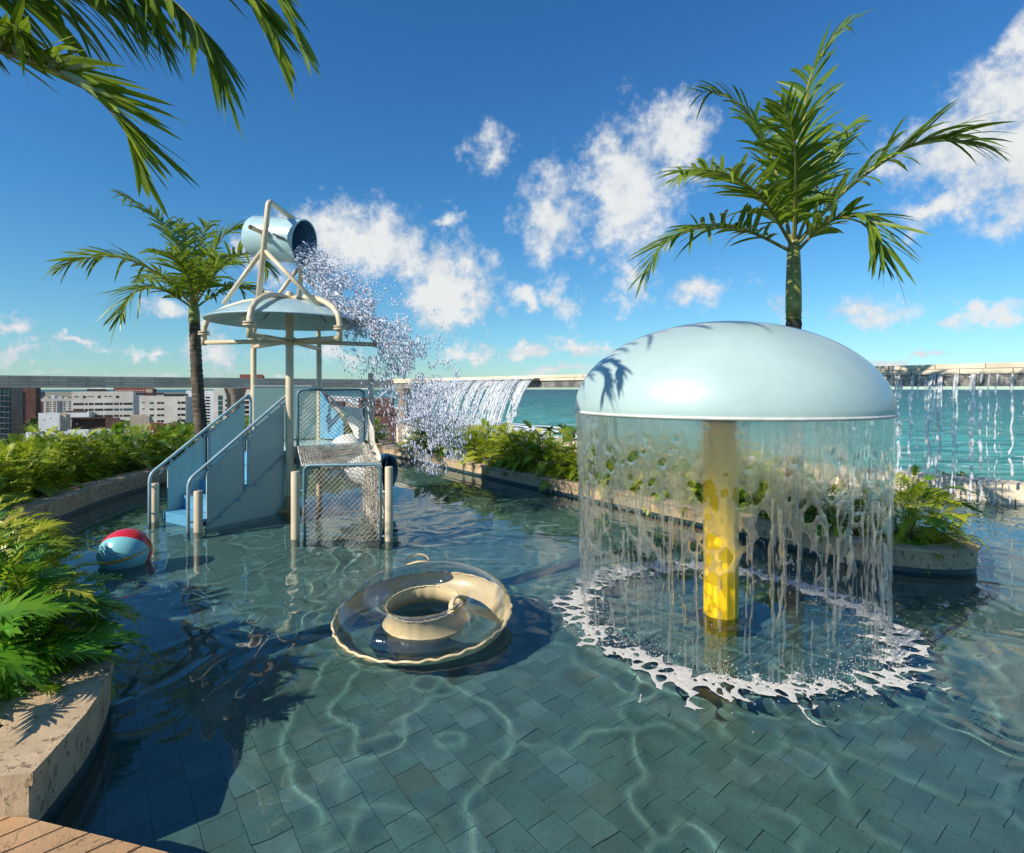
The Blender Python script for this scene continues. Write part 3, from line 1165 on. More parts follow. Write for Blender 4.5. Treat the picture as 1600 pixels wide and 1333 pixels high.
def unit_part(name, parent, c, s, m, rot=0.0):
    """box part; boxes of one material share mesh data"""
    key = 'unit_' + m.name
    me = MATS.get(key)
    if me is None:
        bb = MB()
        bb.box((0, 0, 0), (1, 1, 1))
        o = bb.build(name, m, parent, base=(0, 0, 0))
        MATS[key] = o.data
    else:
        o = inst(name, me, Matrix.Identity(4), parent)
    o.matrix_basis = Matrix.Translation(Vector(c) - world_loc(parent)) @ Matrix.Rotation(rot, 4, 'Z') @ Matrix.Diagonal((s[0], s[1], s[2], 1))
    return o


def city_block(label, px0, px1, pyt, Yd, depth, wall, roofm=None, name='city_building', cat='building', wins=(), zb=None, extras=(), side=0.0):
    """a building turned to face the pool; its facade spans px0..px1 with its top at pyt.
    wins: (u0, u1, z_top_px, height_px, material, name) strips in pixels of the photograph"""
    pc = (px0 + px1) / 2
    tv = math.atan((pc - 800) / F)
    th = tv * .45
    depth = depth * .45
    p0 = at(pc, pyt, Yd)
    zt = p0.z
    k = Yd / F / (cos(th) + math.tan(tv) * sin(th))
    rot = -th
    wd, dd = Vector((cos(th), -sin(th), 0)), Vector((sin(th), cos(th), 0))
    C0 = Vector((p0.x, p0.y, 0))
    z0 = H_LAND if zb is None else zb
    w = (px1 - px0) * k
    cb_ = C0 + dd * depth / 2
    root = thing(name, (cb_.x, cb_.y, z0), label, cat)

    def up(nm, u, dz, z, s, m):
        c = C0 + wd * u + dd * dz
        unit_part(nm, root, (c.x, c.y, z), s, m, rot)
    up('wall', 0, depth / 2, (z0 + zt) / 2, (w, depth, zt - z0), wall)
    up('roof', 0, depth / 2, zt + .06, (w - .6, depth - .6, .12), roofm or M_roof)
    up('roof_parapet', 0, .16, zt + .35, (w + .1, .3, .7), wall)
    for (a, b_, y, h, m, nm) in wins:
        za, zb_ = at(pc, y, Yd).z, at(pc, y + h, Yd).z
        up(nm, ((a + b_) / 2 - pc) * k, -.02, (za + zb_) / 2, ((b_ - a) * k, .16, za - zb_), m)
    for (a, b_, y, h, dep, m, nm) in extras:
        za, zb_ = at(pc, y, Yd).z, at(pc, y + h, Yd).z
        up(nm, ((a + b_) / 2 - pc) * k, -dep / 2, (za + zb_) / 2, ((b_ - a) * k, abs(dep), za - zb_), m)
    return root


def rows(xs, w, ys, h, m, nm='window'):
    return [(x, x + w, y, h, m, nm) for y in ys for x in xs]


GW, GT = M_glassb, M_glasst
# dark glass tower at the left edge
city_block('dark glass apartment tower with balcony slabs at the far left edge', -28, 17.5, 606, 190, 18, M_darkb,
           wins=rows([-2, 5.5, 11.5], 4.2, [610 + 8.6 * i for i in range(9)], 5.6, GT),
           extras=[(-4, 17.9, 617.6 + 8.6 * i, 1.1, 1.2, M_slate, 'balcony_slab') for i in range(9)])
city_block('tower striped in red brick and white with a dark side beyond the dark glass tower', 18, 56, 606, 430, 18, M_brown,
           wins=rows([19, 24], 2.4, [610 + 4.6 * i for i in range(11)], 2.0, GW),
           extras=[(17.6, 26, 607.5 + 4.6 * i, 1.5, .6, M_red, 'brick_band') for i in range(11)] + [(27, 31.5, 609 + 4.6 * i, 2.6, 1.2, M_w2, 'balcony') for i in range(11)])
city_block('narrow dark tower between the striped tower and the white flats', 56, 63.5, 612, 520, 20, M_slate, wins=rows([57.5, 60.5], 1.6, [615 + 4 * i for i in range(9)], 1.8, GW))
fl = []
for i in range(8):
    y = 627.5 + 3.5 * i
    fl += [(72, 76.5, y, 1.7, GW, 'window'), (78, 79.6, y, 1.5, GW, 'window'), (83.5, 87, y, 1.5, GW, 'window'), (99, 102, y, 1.5, GW, 'window'), (108, 110.5, y, 1.5, GW, 'window')]
city_block('cream block of flats with slate blue panels beyond the white roof tank', 60.5, 112, 624, 470, 20, M_w1, wins=fl,
           extras=[(63, 66.5, 627, 26, .25, M_brown, 'dark_panel'), (89.5, 96, 626.5, 28, .3, M_slate, 'blue_panel'), (68, 76, 619.5, 4.5, -4, M_w1, 'roof_house'), (90, 97, 619, 5, -4, M_w1, 'roof_house')])
# large white office block
ws = []
for (y, h) in ((629.5, 3.2), (638.5, 3.2), (648.5, 3.0), (658, 3.2), (667, 2.6)):
    for (a, b_) in ((115, 131), (133, 137), (139, 146), (148, 161), (163, 176), (178, 185.5), (187.5, 191), (193, 207.5)):
        ws.append((a, b_, y, h, GT if (y == 638.5 and a > 170) else GW, 'ribbon_window'))
ws += [(117, 123, 619, 1.4, GW, 'window'), (130, 134, 618.4, 3.6, GW, 'window'), (136.5, 139.5, 619, 1.2, GW, 'window'), (142, 145.5, 619, 1.2, GW, 'window'),
       (153, 157, 618.4, 3.6, GW, 'window'), (163.5, 167, 618.6, 1.4, GW, 'window'), (170, 174, 618.6, 1.4, GW, 'window'), (181.5, 186, 618.4, 3.6, GW, 'window')]
city_block('wide white office block with dark ribbon windows in the middle of the city view', 112.5, 209, 613.6, 330, 40, M_w1, wins=ws,
           extras=[(110, 145, 642.5, 9, 5, M_w2, 'annex'), (110, 140, 641.4, 1.6, 5.2, M_brown, 'annex_roof')])
city_block('dark low roof structure standing on the white office block', 136, 165, 609.5, 345, 10, M_darkb, zb=-1.9)
city_block('red and white building top behind the office block under the beam', 178, 240, 607.5, 400, 14, M_red,
           wins=rows([181 + 4.6 * i for i in range(12)], 2.6, [609.6], 1.4, M_w1), extras=[(229, 239, 608, 7, .5, M_w3, 'end_panel')])
city_block('brown building between the two white office blocks', 209, 219, 621, 345, 25, M_brown, wins=rows([211, 214.5], 2.2, [626 + 6 * i for i in range(7)], 2.2, GW))
city_block('dark flat canopy roof above the stained white block', 212, 256, 615.5, 318, 18, M_darkb, zb=-1.6)
ws = []
for y in (628.2, 638.0, 647.3, 656.5):
    ws += [(222.5, 225.8, y, 1.4, GW, 'window'), (234, 240, y, 2.8, GT if y < 630 else GW, 'window'), (245.5, 250, y, 2.8, GW, 'window'), (251.2, 256, y, 2.8, GW, 'window')]
    ws += [(277.6, 281.5, y - .6, 3.4, GW, 'window'), (283, 289.5, y - .6, 3.4, GW, 'window')]
city_block('stained white block with small paired windows left of the palm trunk', 218, 290.5, 620.5, 300, 34, M_w1, wins=ws, extras=[(256, 289, 615.5, 4, -6, M_darkb, 'roof_band')])
ws = []
for i in range(9):
    y = 620 + 4.7 * i
    ws += [(293, 299, y, 2.3, GW, 'window'), (300.2, 306.5, y, 2.3, GW, 'window'), (321, 328, y, 2.3, GW, 'window')]
city_block('white block of flats with long dark balconies behind the left palm trunk', 290.8, 334, 612, 360, 30, M_w2, wins=ws,
           extras=[(300, 320, 608.5, 4, -5, M_w1, 'roof_house')])
city_block('pale block with a tall teal glass strip beside the round column', 334, 402, 611, 240, 24, M_w1,
           wins=[(341, 347.5, 618 + 8 * i, 6.6, GT, 'window') for i in range(6)] + rows([352, 357], 3.6, [624 + 7.4 * i for i in range(6)], 3.4, GW),
           extras=[(372, 400, 617 + 7.5 * i, 2.0, 1.0, M_w1, 'balcony') for i in range(6)] + [(372, 400, 619.2 + 7.5 * i, 4.6, .2, M_brown, 'balcony_shadow_wall') for i in range(6)])  # brown strips put the shade between the balconies into the colour
city_block('red rooftop block rising above the left beam', 374.5, 410.5, 586.6, 410, 12, M_red, zb=-6, wins=rows([378 + 4.2 * i for i in range(8)], 2.0, [590.5], 1.6, M_brown))
# nearer roofs
city_block('white rooftop water tank building with peeling paint in front of the flats', 60, 93, 648.8, 175, 7, M_w2, wins=[(68, 69.2, 655, 1.2, GW, 'vent'), (78, 79, 653, 1.0, GW, 'vent'), (88, 89.6, 668, 1.4, GW, 'vent')])
city_block('shaded grey side tower of the white rooftop tank building', 93.2, 103, 648.2, 177, 7, M_w3)  # shaded right face of the tank block, shade put into the wall colour
city_block('long low white roof with a dark strip opening nearest the parapet on the left', 41, 106, 679, 140, 12, M_w2, wins=[(48, 83, 686.2, 4.6, GW, 'opening'), (88, 92, 682, 6, GW, 'opening'), (97, 100, 681, 6, GW, 'opening'), (102, 105, 681, 6, GW, 'opening')])
city_block('low white building with a broad roof in the middle foreground of the city', 106, 176, 674.5, 165, 14, M_w2, wins=[(122, 134, 684, 3, GW, 'opening')])
city_block('brown flat roofed building below the white office block', 112, 176, 654.5, 210, 16, M_brown, wins=[(119, 122, 661, 2.4, M_w1, 'window'), (139, 141, 660, 3, GW, 'window')], extras=[(112, 186, 653.2, 1.4, 1.5, M_darkb, 'roof_edge')])
city_block('small dark shed building with a brown roof beside the beige block', 165, 187, 657, 190, 9, M_brown, wins=[(176, 182, 664, 8, GW, 'opening')])
city_block('plain stained beige block below the stained white block', 203, 229, 651.4, 180, 12, M_w3, wins=[(205.5, 207, 678, 1.8, GW, 'vent')], extras=[(229.2, 233, 650.8, 30, -3, M_w3, 'side_wall')])
city_block('small red and white house right of the beige block', 229, 254, 664, 168, 9, M_red, wins=[(231, 234, 672, 7, M_w1, 'window'), (237, 240, 672, 7, M_w1, 'window'), (243, 246, 668, 4, GW, 'window')], extras=[(229, 250, 680, 2.2, .8, M_darkb, 'sill_band')])
city_block('pale house with a red roof edge left of the palm trunk', 254, 282.5, 666, 172, 12, M_w3, wins=[(260, 266, 673, 4, GW, 'window')], extras=[(255, 279, 661.5, 4.4, 1, M_red, 'roof_edge'), (270, 282.5, 675, 8, .6, M_red, 'brick_panel')])
city_block('grey foreground rooftop just beyond the parapet', 150, 204, 683, 125, 14, M_w3, zb=H_LAND)
# low coast buildings seen through the spray
city_block('long low dark market roof near the beach seen through the spray', 572, 628, 641, 330, 40, M_brown, wins=rows([576 + 5 * i for i in range(9)], 3.2, [646], 4, GW))
city_block('distant brown beachfront building under the corner beam', 560, 612, 622.5, 640, 60, M_brown, wins=rows([565 + 6 * i for i in range(7)], 3.4, [626, 631], 2.4, GW))
city_block('white beachfront pavilion behind the falling sheet', 622, 676, 652, 300, 30, M_w1, wins=rows([627 + 7 * i for i in range(7)], 4, [657], 5, GW))
rsx = random.Random(8)
# more far roofs between the named blocks
for i in range(46):
    px = rsx.uniform(-30, 560)
    Yd = rsx.uniform(520, 1500)
    top = 608 + (EYE + 30 - rsx.uniform(6, 26)) * F / Yd
    wpx = rsx.uniform(12, 34) * 600 / Yd
    m = rsx.choice([M_w1, M_w2, M_w3, M_w1, M_brown, M_red, M_slate])
    q = at(px, top, Yd)
    hgt = q.z - H_LAND
    root = thing('distant_building', (q.x, Yd, H_LAND), ('distant ' + {'white_render': 'off white', 'bright_render': 'bright white', 'beige_render': 'beige', 'brown_render': 'brown', 'red_brick_render': 'red', 'slate_render': 'slate grey'}[m.name] + ' building far out towards the horizon'), 'building', 'distant buildings towards the horizon, ' + m.name.split('_')[0])
    w = wpx / F * Yd
    unit_part('wall', root, (q.x, Yd, H_LAND + hgt / 2), (w, 14, hgt), m)
    nfl = max(2, int(hgt / 3.4))
    for k in range(min(nfl, 6)):
        unit_part('ribbon_window', root, (q.x, Yd - 7, q.z - 2.2 - k * 3.4), (w * .86, .2, 1.3), M_glassb)

# city trees and beach palms
M_ctree = leaf_mat('city_tree_leaf', (0.025, 0.055, 0.014), (0.07, 0.12, 0.02), 0.15, 0.6)


def city_tree(x, y, z, r, h, label, group):
    rr_ = random.Random(int(x * 13 + y * 7))
    root = thing('broadleaf_tree', (x, y, z), label, 'tree', group)
    tb2 = MB()
    tb2.tube([(x, y, z), (x + .2, y, z + h * .4), (x, y, z + h * .65)], [r * .09, r * .06, r * .03], 6)
    tb2.build('trunk', M_trunk, root)
    cb = MB()
    for i in range(260):
        a, bb_, q = rr_.uniform(0, 2 * pi), rr_.uniform(-.5, 1), rr_.uniform(.45, 1) ** .6
        rad = r * sqrt(max(0, 1 - (bb_ * .8) ** 2)) * q * rr_.uniform(.75, 1.15)
        c = Vector((x + cos(a) * rad, y + sin(a) * rad, z + h * .62 + bb_ * h * .36))
        s = r * .17 * rr_.uniform(.6, 1.4)
        u = Vector((rr_.uniform(-1, 1), rr_.uniform(-1, 1), rr_.uniform(-1, 1))).normalized()
        v_ = u.cross(Vector((.3, .5, .8))).normalized()
        cb.add([c - u * s, c + v_ * s * .7, c + u * s, c - v_ * s * .7], [(0, 1, 2, 3)])
    cb.build('crown', M_ctree, root)


for i in range(34):
    px = rsx.choice([rsx.uniform(16, 60), rsx.uniform(60, 290), rsx.uniform(283, 335), rsx.uniform(330, 400), rsx.uniform(283, 420)])
    py = rsx.uniform(655, 690)
    Yd = (EYE + 30) * F / (py - 608)
    p = at(px, py, Yd)
    city_tree(p.x, p.y, H_LAND, rsx.uniform(3.5, 6), rsx.uniform(7, 12), 'dark green tree standing among the city buildings', 'trees among the city buildings')

# ================================================================== PLANTS
def lobed_leaf(name, L, Wd, lobes, mat_, droop=0.35, finger=0.5, seed=0, petiole=0.0):
    """one deeply lobed leaf along +X, bending down; origin at the petiole's foot"""
    r = random.Random(seed)
    V, Fc, MI = [], [], []

    def bend(x, y, zz=0.0):
        t = max(0.0, x) / L
        return (x, y, zz + abs(y) * 0.22 - droop * L * t * t)
    if petiole:
        b = MB()
        pts = [(-petiole + petiole * t, 0, -0.32 * petiole * (1 - t) ** 1.5) for t in (0, .33, .66, 1)]
        b.tube(pts, [.0075, .006, .005, .004], 4, caps=False)
        b.tube([bend(L * t, 0, -.002) for t in (0, .4, .8)], [.005, .0035, .002], 4, caps=False)
        V += b.v
        Fc += b.f
        MI += [1] * len(b.f)
    for side in (-1, 1):
        mids, notch, tips = [], [], []
        for i in range(lobes + 1):
            t = i / lobes
            prof = sin(pi * min(1, (t * 0.86 + 0.16)) ** 0.9) if t < 1 else 0.1
            mids.append((L * t * 0.9, 0))
            notch.append((L * t * 0.9 + 0.02 * L, side * Wd * .5 * prof * (1 - finger)))
        for i in range(lobes):
            t = (i + .5) / lobes
            prof = max(.28, sin(pi * (t * 0.82 + 0.14)))
            ln = Wd * .5 * prof * r.uniform(.88, 1.12)
            a = radians(72 - 48 * t + r.uniform(-6, 6))
            tips.append((L * t * .9 + cos(a) * ln, side * sin(a) * ln, a))
        for i in range(lobes):
            b0 = len(V)
            m0, m1, n0, n1, tp = mids[i], mids[i + 1], notch[i], notch[i + 1], tips[i]
            a = tp[2]
            wl = L / lobes * .34
            hx, hy = (n0[0] + n1[0]) / 2 * .42 + tp[0] * .58, (n0[1] + n1[1]) / 2 * .42 + tp[1] * .58
            px_, py_ = -sin(a) * wl * .62, side * cos(a) * wl * .62
            zz = r.uniform(-.012, .012)
            V += [bend(*m0), bend(*m1), bend(*n0), bend(*n1), bend(hx + px_, hy + py_, zz), bend(hx - px_, hy - py_, zz), bend(tp[0], tp[1], zz * 2 - .02 * L)]
            Fc += [(b0, b0 + 1, b0 + 3, b0 + 2), (b0 + 2, b0 + 3, b0 + 5, b0 + 4), (b0 + 4, b0 + 5, b0 + 6)]
            MI += [0, 0, 0]
    # tip lobe
    b0 = len(V)
    V += [bend(L * .88, -Wd * .07), bend(L * .88, Wd * .07), bend(L * 1.12, 0, -.02 * L)]
    Fc.append((b0, b0 + 1, b0 + 2))
    MI.append(0)
    me = bpy.data.meshes.new(name)
    me.from_pydata(V, [], Fc)
    me.materials.append(mat_)
    me.materials.append(M_petiole)
    me.polygons.foreach_set('material_index', MI)
    me.update()
    return me


def leaf_set(prefix, m, L, Wd, lobes, n=4, **kw):
    return [lobed_leaf(prefix, L * (0.85 + .1 * i), Wd * (0.9 + .08 * i), lobes, m, droop=.22 + .12 * i, seed=i + 5, **kw) for i in range(n)]


SET_Y = leaf_set('leaf', M_leafyel, .24, .26, 9, petiole=.12, finger=.70)
SET_G = leaf_set('leaf', M_leaf, .24, .25, 9, petiole=.12, finger=.70)
SET_D = leaf_set('leaf', M_leafdark, .23, .24, 9, petiole=.12, finger=.70)
SET_B = leaf_set('leaf', M_leafbig, .27, .23, 10, petiole=.20, finger=.74)
SET_BY = leaf_set('leaf', M_leafyel, .22, .19, 11, petiole=.18, finger=.76)


def clump_mesh(name, m, seed, n=150):
    """tight mass of small lobed leaves that fills a shrub's inside"""
    r = random.Random(seed)
    V, Fq = [], []
    for i in range(n):
        a, u_, q = r.uniform(0, 2 * pi), r.uniform(-.15, 1), r.uniform(.35, .93)
        e = math.asin(u_)
        c = Vector((cos(a) * cos(e), sin(a) * cos(e), sin(e))) * q
        L = r.uniform(.12, .24)
        pitch, yaw_ = e * .7 + r.uniform(-.5, .5), a + r.uniform(-.7, .7)
        M = Matrix.Translation(c) @ Matrix.Rotation(yaw_, 4, 'Z') @ Matrix.Rotation(-pitch, 4, 'Y') @ Matrix.Rotation(r.uniform(-.6, .6), 4, 'X')
        for k in range(7):
            t = k / 6
            for sd in (-1, 1):
                ang_ = radians(75 - 55 * t) * sd
                ln = L * .75 * max(.35, sin(pi * (t * .8 + .15)))
                p0 = Vector((L * t, 0, -.15 * L * t * t))
                d = Vector((cos(ang_), sin(ang_), -.15))
                w_ = Vector((-sin(ang_), cos(ang_), 0)) * L * .07
                b0 = len(V)
                V += [M @ (p0 - w_ * .5), M @ (p0 + d * ln * .55 + w_), M @ (p0 + d * ln), M @ (p0 + d * ln * .55 - w_)]
                Fq.append((b0, b0 + 1, b0 + 2, b0 + 3))
    me = bpy.data.meshes.new(name)
    me.from_pydata([tuple(v) for v in V], [], Fq)
    me.materials.append(m)
    me.update()
    return me


CLUMPS = {}


def clumps_for(m):
    if m.name not in CLUMPS:
        CLUMPS[m.name] = [clump_mesh('inner_foliage', m, 7 * k_ + 1) for k_ in range(2)]
    return CLUMPS[m.name]


def shrub(x, y, z, rad, hgt, n, sets, label, seed, group=None, lean=(0, 0), name='philodendron_shrub', scale=1.0):
    r = random.Random(seed)
    root = thing(name, (x, y, z), label, 'shrub', group)
    # short woody stems
    sb_ = MB()
    for k in range(5):
        a = r.uniform(0, 2 * pi)
        sb_.tube([(x, y, z - .05), (x + cos(a) * rad * .25, y + sin(a) * rad * .25, z + hgt * .4)], [.012, .008], 5)
    sb_.build('stem', M_petiole, root)
    for q in range(2):
        cm = r.choice(clumps_for(r.choice(sets)[0].materials[0]))
        io = inst('inner_foliage', cm, Matrix.Translation((lean[0] * .2, lean[1] * .2, .02)) @ Matrix.Rotation(r.uniform(0, 6), 4, 'Z') @ Matrix.Diagonal((rad * .98, rad * .98, hgt * .98, 1)), root)
        io['kind'] = 'stuff'
    for k in range(n):
        a = r.uniform(0, 2 * pi)
        u = r.uniform(0.02, 1)
        elv = math.asin(u) if k % 4 else r.uniform(-.1, .4)
        q = r.uniform(.62, 1.0) if k % 3 else r.uniform(.35, .8)
        c = Vector((cos(a) * cos(elv) * rad * q, sin(a) * cos(elv) * rad * q, .06 + sin(elv) * hgt * q))
        c += Vector((lean[0], lean[1], 0)) * c.z
        pitch = elv * .75 + r.uniform(-.45, .35) - .12
        yaw = a + r.uniform(-.5, .5)
        s = scale * r.uniform(.72, 1.2) * (1.0 if q > .6 else .85)
        me = r.choice(r.choice(sets))
        M = Matrix.Translation(c) @ Matrix.Rotation(yaw, 4, 'Z') @ Matrix.Rotation(-pitch, 4, 'Y') @ Matrix.Rotation(r.uniform(-.5, .5), 4, 'X') @ Matrix.Scale(s, 4)
        inst('leaf', me, M, root)
    return root


ORD = ['first', 'second', 'third', 'fourth', 'fifth', 'sixth', 'seventh', 'eighth', 'ninth', 'tenth', 'eleventh', 'twelfth', 'thirteenth', 'fourteenth', 'fifteenth', 'sixteenth', 'seventeenth', 'eighteenth', 'nineteenth', 'twentieth', 'twenty first', 'twenty second']
# shrubs along the left planter
def along(path, N, s, off):
    acc_ = 0
    for i in range(len(path) - 1):
        d = (path[i + 1] - path[i]).length
        if acc_ + d >= s:
            p = path[i].lerp(path[i + 1], (s - acc_) / d)
            return p + N[i] * off
        acc_ += d
    return path[-1] + N[-1] * off


def plen(path):
    return sum((path[i + 1] - path[i]).length for i in range(len(path) - 1))


lenL = plen(pathL)
GL = 'shrubs filling the left planter'
s = 5.0
k = 0
rp = random.Random(4)
left_desc = ['pale yellow green shrub', 'bushy lime green shrub', 'mixed green shrub', 'bright green shrub', 'dense dark green shrub']
while s < lenL - .2:
    f = (s - 5.0) / (lenL - 5.0)
    p = along(pathL, NL, s, .84 + rp.uniform(-.08, .1))
    if f < .42:
        sets = [SET_Y, SET_Y, SET_G]
        d = ('pale yellow green shrub in the left planter', 'left planter shrubs, yellow green stretch')
    elif f < .62:
        sets = [SET_G, SET_D, SET_G]
        d = ('mid green shrub in the left planter', 'left planter shrubs, mid green stretch')
    else:
        sets = [SET_D, SET_D, SET_G]
        d = ('dark green shrub in the left planter', 'left planter shrubs, dark far stretch')
    far_ = p.y > 9.5
    shrub(p.x, p.y, .21, .60, .74 + rp.uniform(-.05, .10), 76 if not far_ else 56, sets, d[0] + ', front row, ' + ORD[k] + ' from the near end', 100 + k, 'shrubs of the left planter')
    # a second row behind closes the view to the parapet
    p2 = along(pathL, NL, s + .28, 1.3)
    if not far_:
        shrub(p2.x, p2.y, .21, .56, .74 + rp.uniform(-.05, .08), 36, sets, d[0] + ', back row, ' + ORD[k] + ' from the near end', 300 + k, 'shrubs of the left planter')
    s += .62
    k += 1

# shrubs along the right planter (first part of the path runs far to near)
lenR1 = 0
for i in range(len(pathR) - 1):
    if (pathR[i] - Vector((3.28, 5.42))).length < .1:
        break
    lenR1 += (pathR[i + 1] - pathR[i]).length
s = 1.3
k = 0
while s < lenR1 - .75:
    p = along(pathR, NR, s, .62 + rp.uniform(-.05, .05))
    f = s / lenR1
    px_ = 800 + p.x / p.y * F
    if px_ < 800:
        d = ('yellow green right planter shrub under the spray', 'right planter shrubs, far stretch')
        sets = [SET_Y, SET_G, SET_Y]
        n = 56
    elif px_ < 915:
        d = ('bright lime right planter shrub left of the mushroom', 'right planter shrubs beside the mushroom shower')
        sets = [SET_Y, SET_Y, SET_G]
        n = 74
    else:
        d = ('green right planter shrub behind the water curtain', 'right planter shrubs behind the water curtain')
        sets = [SET_G, SET_D, SET_Y]
        n = 62
    shrub(p.x, p.y, .17, .56, .72 + rp.uniform(-.06, .10), n, sets, d[0] + ', ' + ORD[k] + ' from the far end', 500 + k, 'shrubs of the right planter')
    s += .56
    k += 1
shrub(3.98, 5.58, .18, .50, .62, 84, [SET_BY, SET_BY, SET_BY, SET_B], 'bushy yellow green fern leaved philodendron on the rounded end of the right planter', 801, lean=(.15, 0), scale=.78)
shrub(3.45, 5.95, .18, .42, .50, 40, [SET_BY, SET_G], 'low shrub tucked behind the bushy plant on the rounded planter end', 802)

# big philodendrons of the foreground, left
shrub(-2.78, 2.98, .23, .52, .56, 120, [SET_B, SET_B, SET_BY], 'large dark green philodendron with deeply cut leaves overhanging the near planter corner', 901, lean=(.0, -.1))
shrub(-3.78, 3.92, .23, .52, .46, 110, [SET_BY, SET_BY, SET_B], 'yellow green philodendron with feathery leaves beside the beach ball', 902, lean=(.0, -.05), scale=.95)
shrub(-2.62, 2.62, .23, .40, .50, 80, [SET_B, SET_B], 'bright green big leaved philodendron at the left edge of the frame nearest the deck', 903, lean=(.05, -.1), scale=1.1)
shrub(-4.45, 4.75, .23, .42, .30, 60, [SET_BY, SET_Y], 'sunlit philodendron behind the feathery one at the left edge', 904)
shrub(-5.0, 4.95, .23, .50, .48, 60, [SET_Y, SET_BY], 'tall yellow green philodendron at the left frame edge above the curved wall', 905)
shrub(-3.35, 3.15, .23, .50, .60, 70, [SET_B, SET_BY], 'leafy philodendron at the left frame edge behind the big leaved one', 906)


# ---------------------------------------------------------------- palms
def frond(name, ctrl, n_leaf, ll, lw, parent, seed, up=Vector((0, 0, 1)), lift=0.35, skip=0.14, fwd=(62, 28), droopk=0.35, limp=0.12, roll=0.7):
    """one palm frond: a rachis through the control points with leaflets on both sides"""
    r = random.Random(seed)
    C = [Vector(c) for c in ctrl]
    pts = []
    for i in range(len(C) - 1):
        p0, p1, p2, p3 = C[max(i - 1, 0)], C[i], C[i + 1], C[min(i + 2, len(C) - 1)]
        for q in range(8):
            t = q / 8
            pts.append(0.5 * ((2 * p1) + (-p0 + p2) * t + (2 * p0 - 5 * p1 + 4 * p2 - p3) * t * t + (-p0 + 3 * p1 - 3 * p2 + p3) * t ** 3))
    pts.append(C[-1])
    cum = [0]
    for i in range(len(pts) - 1):
        cum.append(cum[-1] + (pts[i + 1] - pts[i]).length)
    L = cum[-1]

    def P(t):
        s_ = t * L
        for i in range(len(pts) - 1):
            if cum[i + 1] >= s_ or i == len(pts) - 2:
                k = (s_ - cum[i]) / max(1e-6, cum[i + 1] - cum[i])
                return pts[i].lerp(pts[i + 1], k), (pts[i + 1] - pts[i]).normalized()
    b = MB()
    b.cur = 0
    m = len(pts)
    b.tube(pts, [max(.003, .020 * (1 - i / m) ** .8 * (ll / .5)) for i in range(m)], 5, caps=False)
    b.cur = 1
    for i in range(n_leaf):
        t = skip + (1 - skip) * (i + .5) / n_leaf
        p, T = P(t)
        S_ = T.cross(up)
        if S_.length < .05:
            S_ = Vector((1, 0, 0))
        S_.normalize()
        U = S_.cross(T).normalized()
        e = (t - skip) / (1 - skip)
        ln0 = ll * (0.50 + 0.50 * sin(pi * min(1, e * .80 + .16))) * (1 if e < .85 else 1.15 - e * .35)
        for side in (-1, 1):
            if r.random() < .03:
                continue
            a = radians(fwd[0] + (fwd[1] - fwd[0]) * e + r.uniform(-9, 9))
            dz = lift + r.uniform(-.35, .35)
            d = T * cos(a) + (S_ * side * cos(dz) + U * sin(dz)) * sin(a)
            d.normalize()
            ln = ln0 * r.uniform(.82, 1.12)
            dr = droopk * r.uniform(.5, 1.6)
            if r.random() < limp:
                dr *= 2.4
            w = lw * r.uniform(.75, 1.15) * (1 - .35 * e)
            wn = d.cross(U).normalized()
            wn = (Matrix.Rotation(r.uniform(-roll, roll), 3, d) @ wn)
            base_i = len(b.v)
            segs = 5
            vs = []
            for q in range(segs + 1):
                u = q / segs
                c = p + d * (ln * u) + Vector((0, 0, -1)) * dr * ln * u * u * .8
                ww = w * (.35 + .65 * sin(pi * min(1, u * .72 + .22))) if q < segs else w * .04
                fold = U * (-.22 * ww)
                vs += [c - wn * ww * .5, c + fold * .6, c + wn * ww * .5]
            fs = []
            for q in range(segs):
                o = q * 3
                fs += [(o, o + 1, o + 4, o + 3), (o + 1, o + 2, o + 5, o + 4)]
            b.add(vs, fs)
    o = b.build(name, [M_rachis, M_palm], parent)
    return o


def palm_trunk(root, base, top, r0, r1, lean=0.0, n=44, rings=True):
    b = MB()
    B, T = Vector(base), Vector(top)
    path, rad = [], []
    H = (T - B).length
    rr_ = random.Random(int(r0 * 1000))
    for i in range(n + 1):
        t = i / n
        c = B.lerp(T, t) + Vector((sin(t * pi) * lean, 0, 0))
        path.append(c)
        rad.append((r0 * (1 - t) + r1 * t) * (1 + (.075 if i % 2 else -.03)) * rr_.uniform(.985, 1.015))
    b.tube(path, rad, 14)
    b2 = MB()
    for i in range(2, n, 2):
        if rr_.random() < .8:
            b2.lathe([(rad[i] * .99, -.010), (rad[i] * 1.035, -.004), (rad[i] * 1.035, .004), (rad[i] * .99, .010)], path[i] + Vector((0, 0, rr_.uniform(-.02, .02))), 14)
    o = b.build('trunk', M_trunk, root, smooth='all')
    b2.build('leaf_scar_rings', M_scar, root, smooth='all', kind='stuff')
    return o


def crown_shaft(root, base, top, r0, r1):
    b = MB()
    B, T = Vector(base), Vector(top)
    b.tube([B.lerp(T, t) for t in (0, .15, .4, .7, .9, 1)], [r0 * .96, r0 * 1.05, r0 * 1.02, r1 * 1.05, r1 * .9, r1 * .55], 14)
    for z in (.02, .10):
        b.lathe([(r0 * 1.02, -.006), (r0 * 1.09, 0), (r0 * 1.02, .008)], B.lerp(T, z), 14)
    return b.build('crownshaft', M_crownshaft, root, smooth='all')


def px_frond(root, pts, Yd, dys, **kw):
    return frond('frond', [at(p[0], p[1], Yd + dy) for p, dy in zip(pts, dys)], parent=root, **kw)


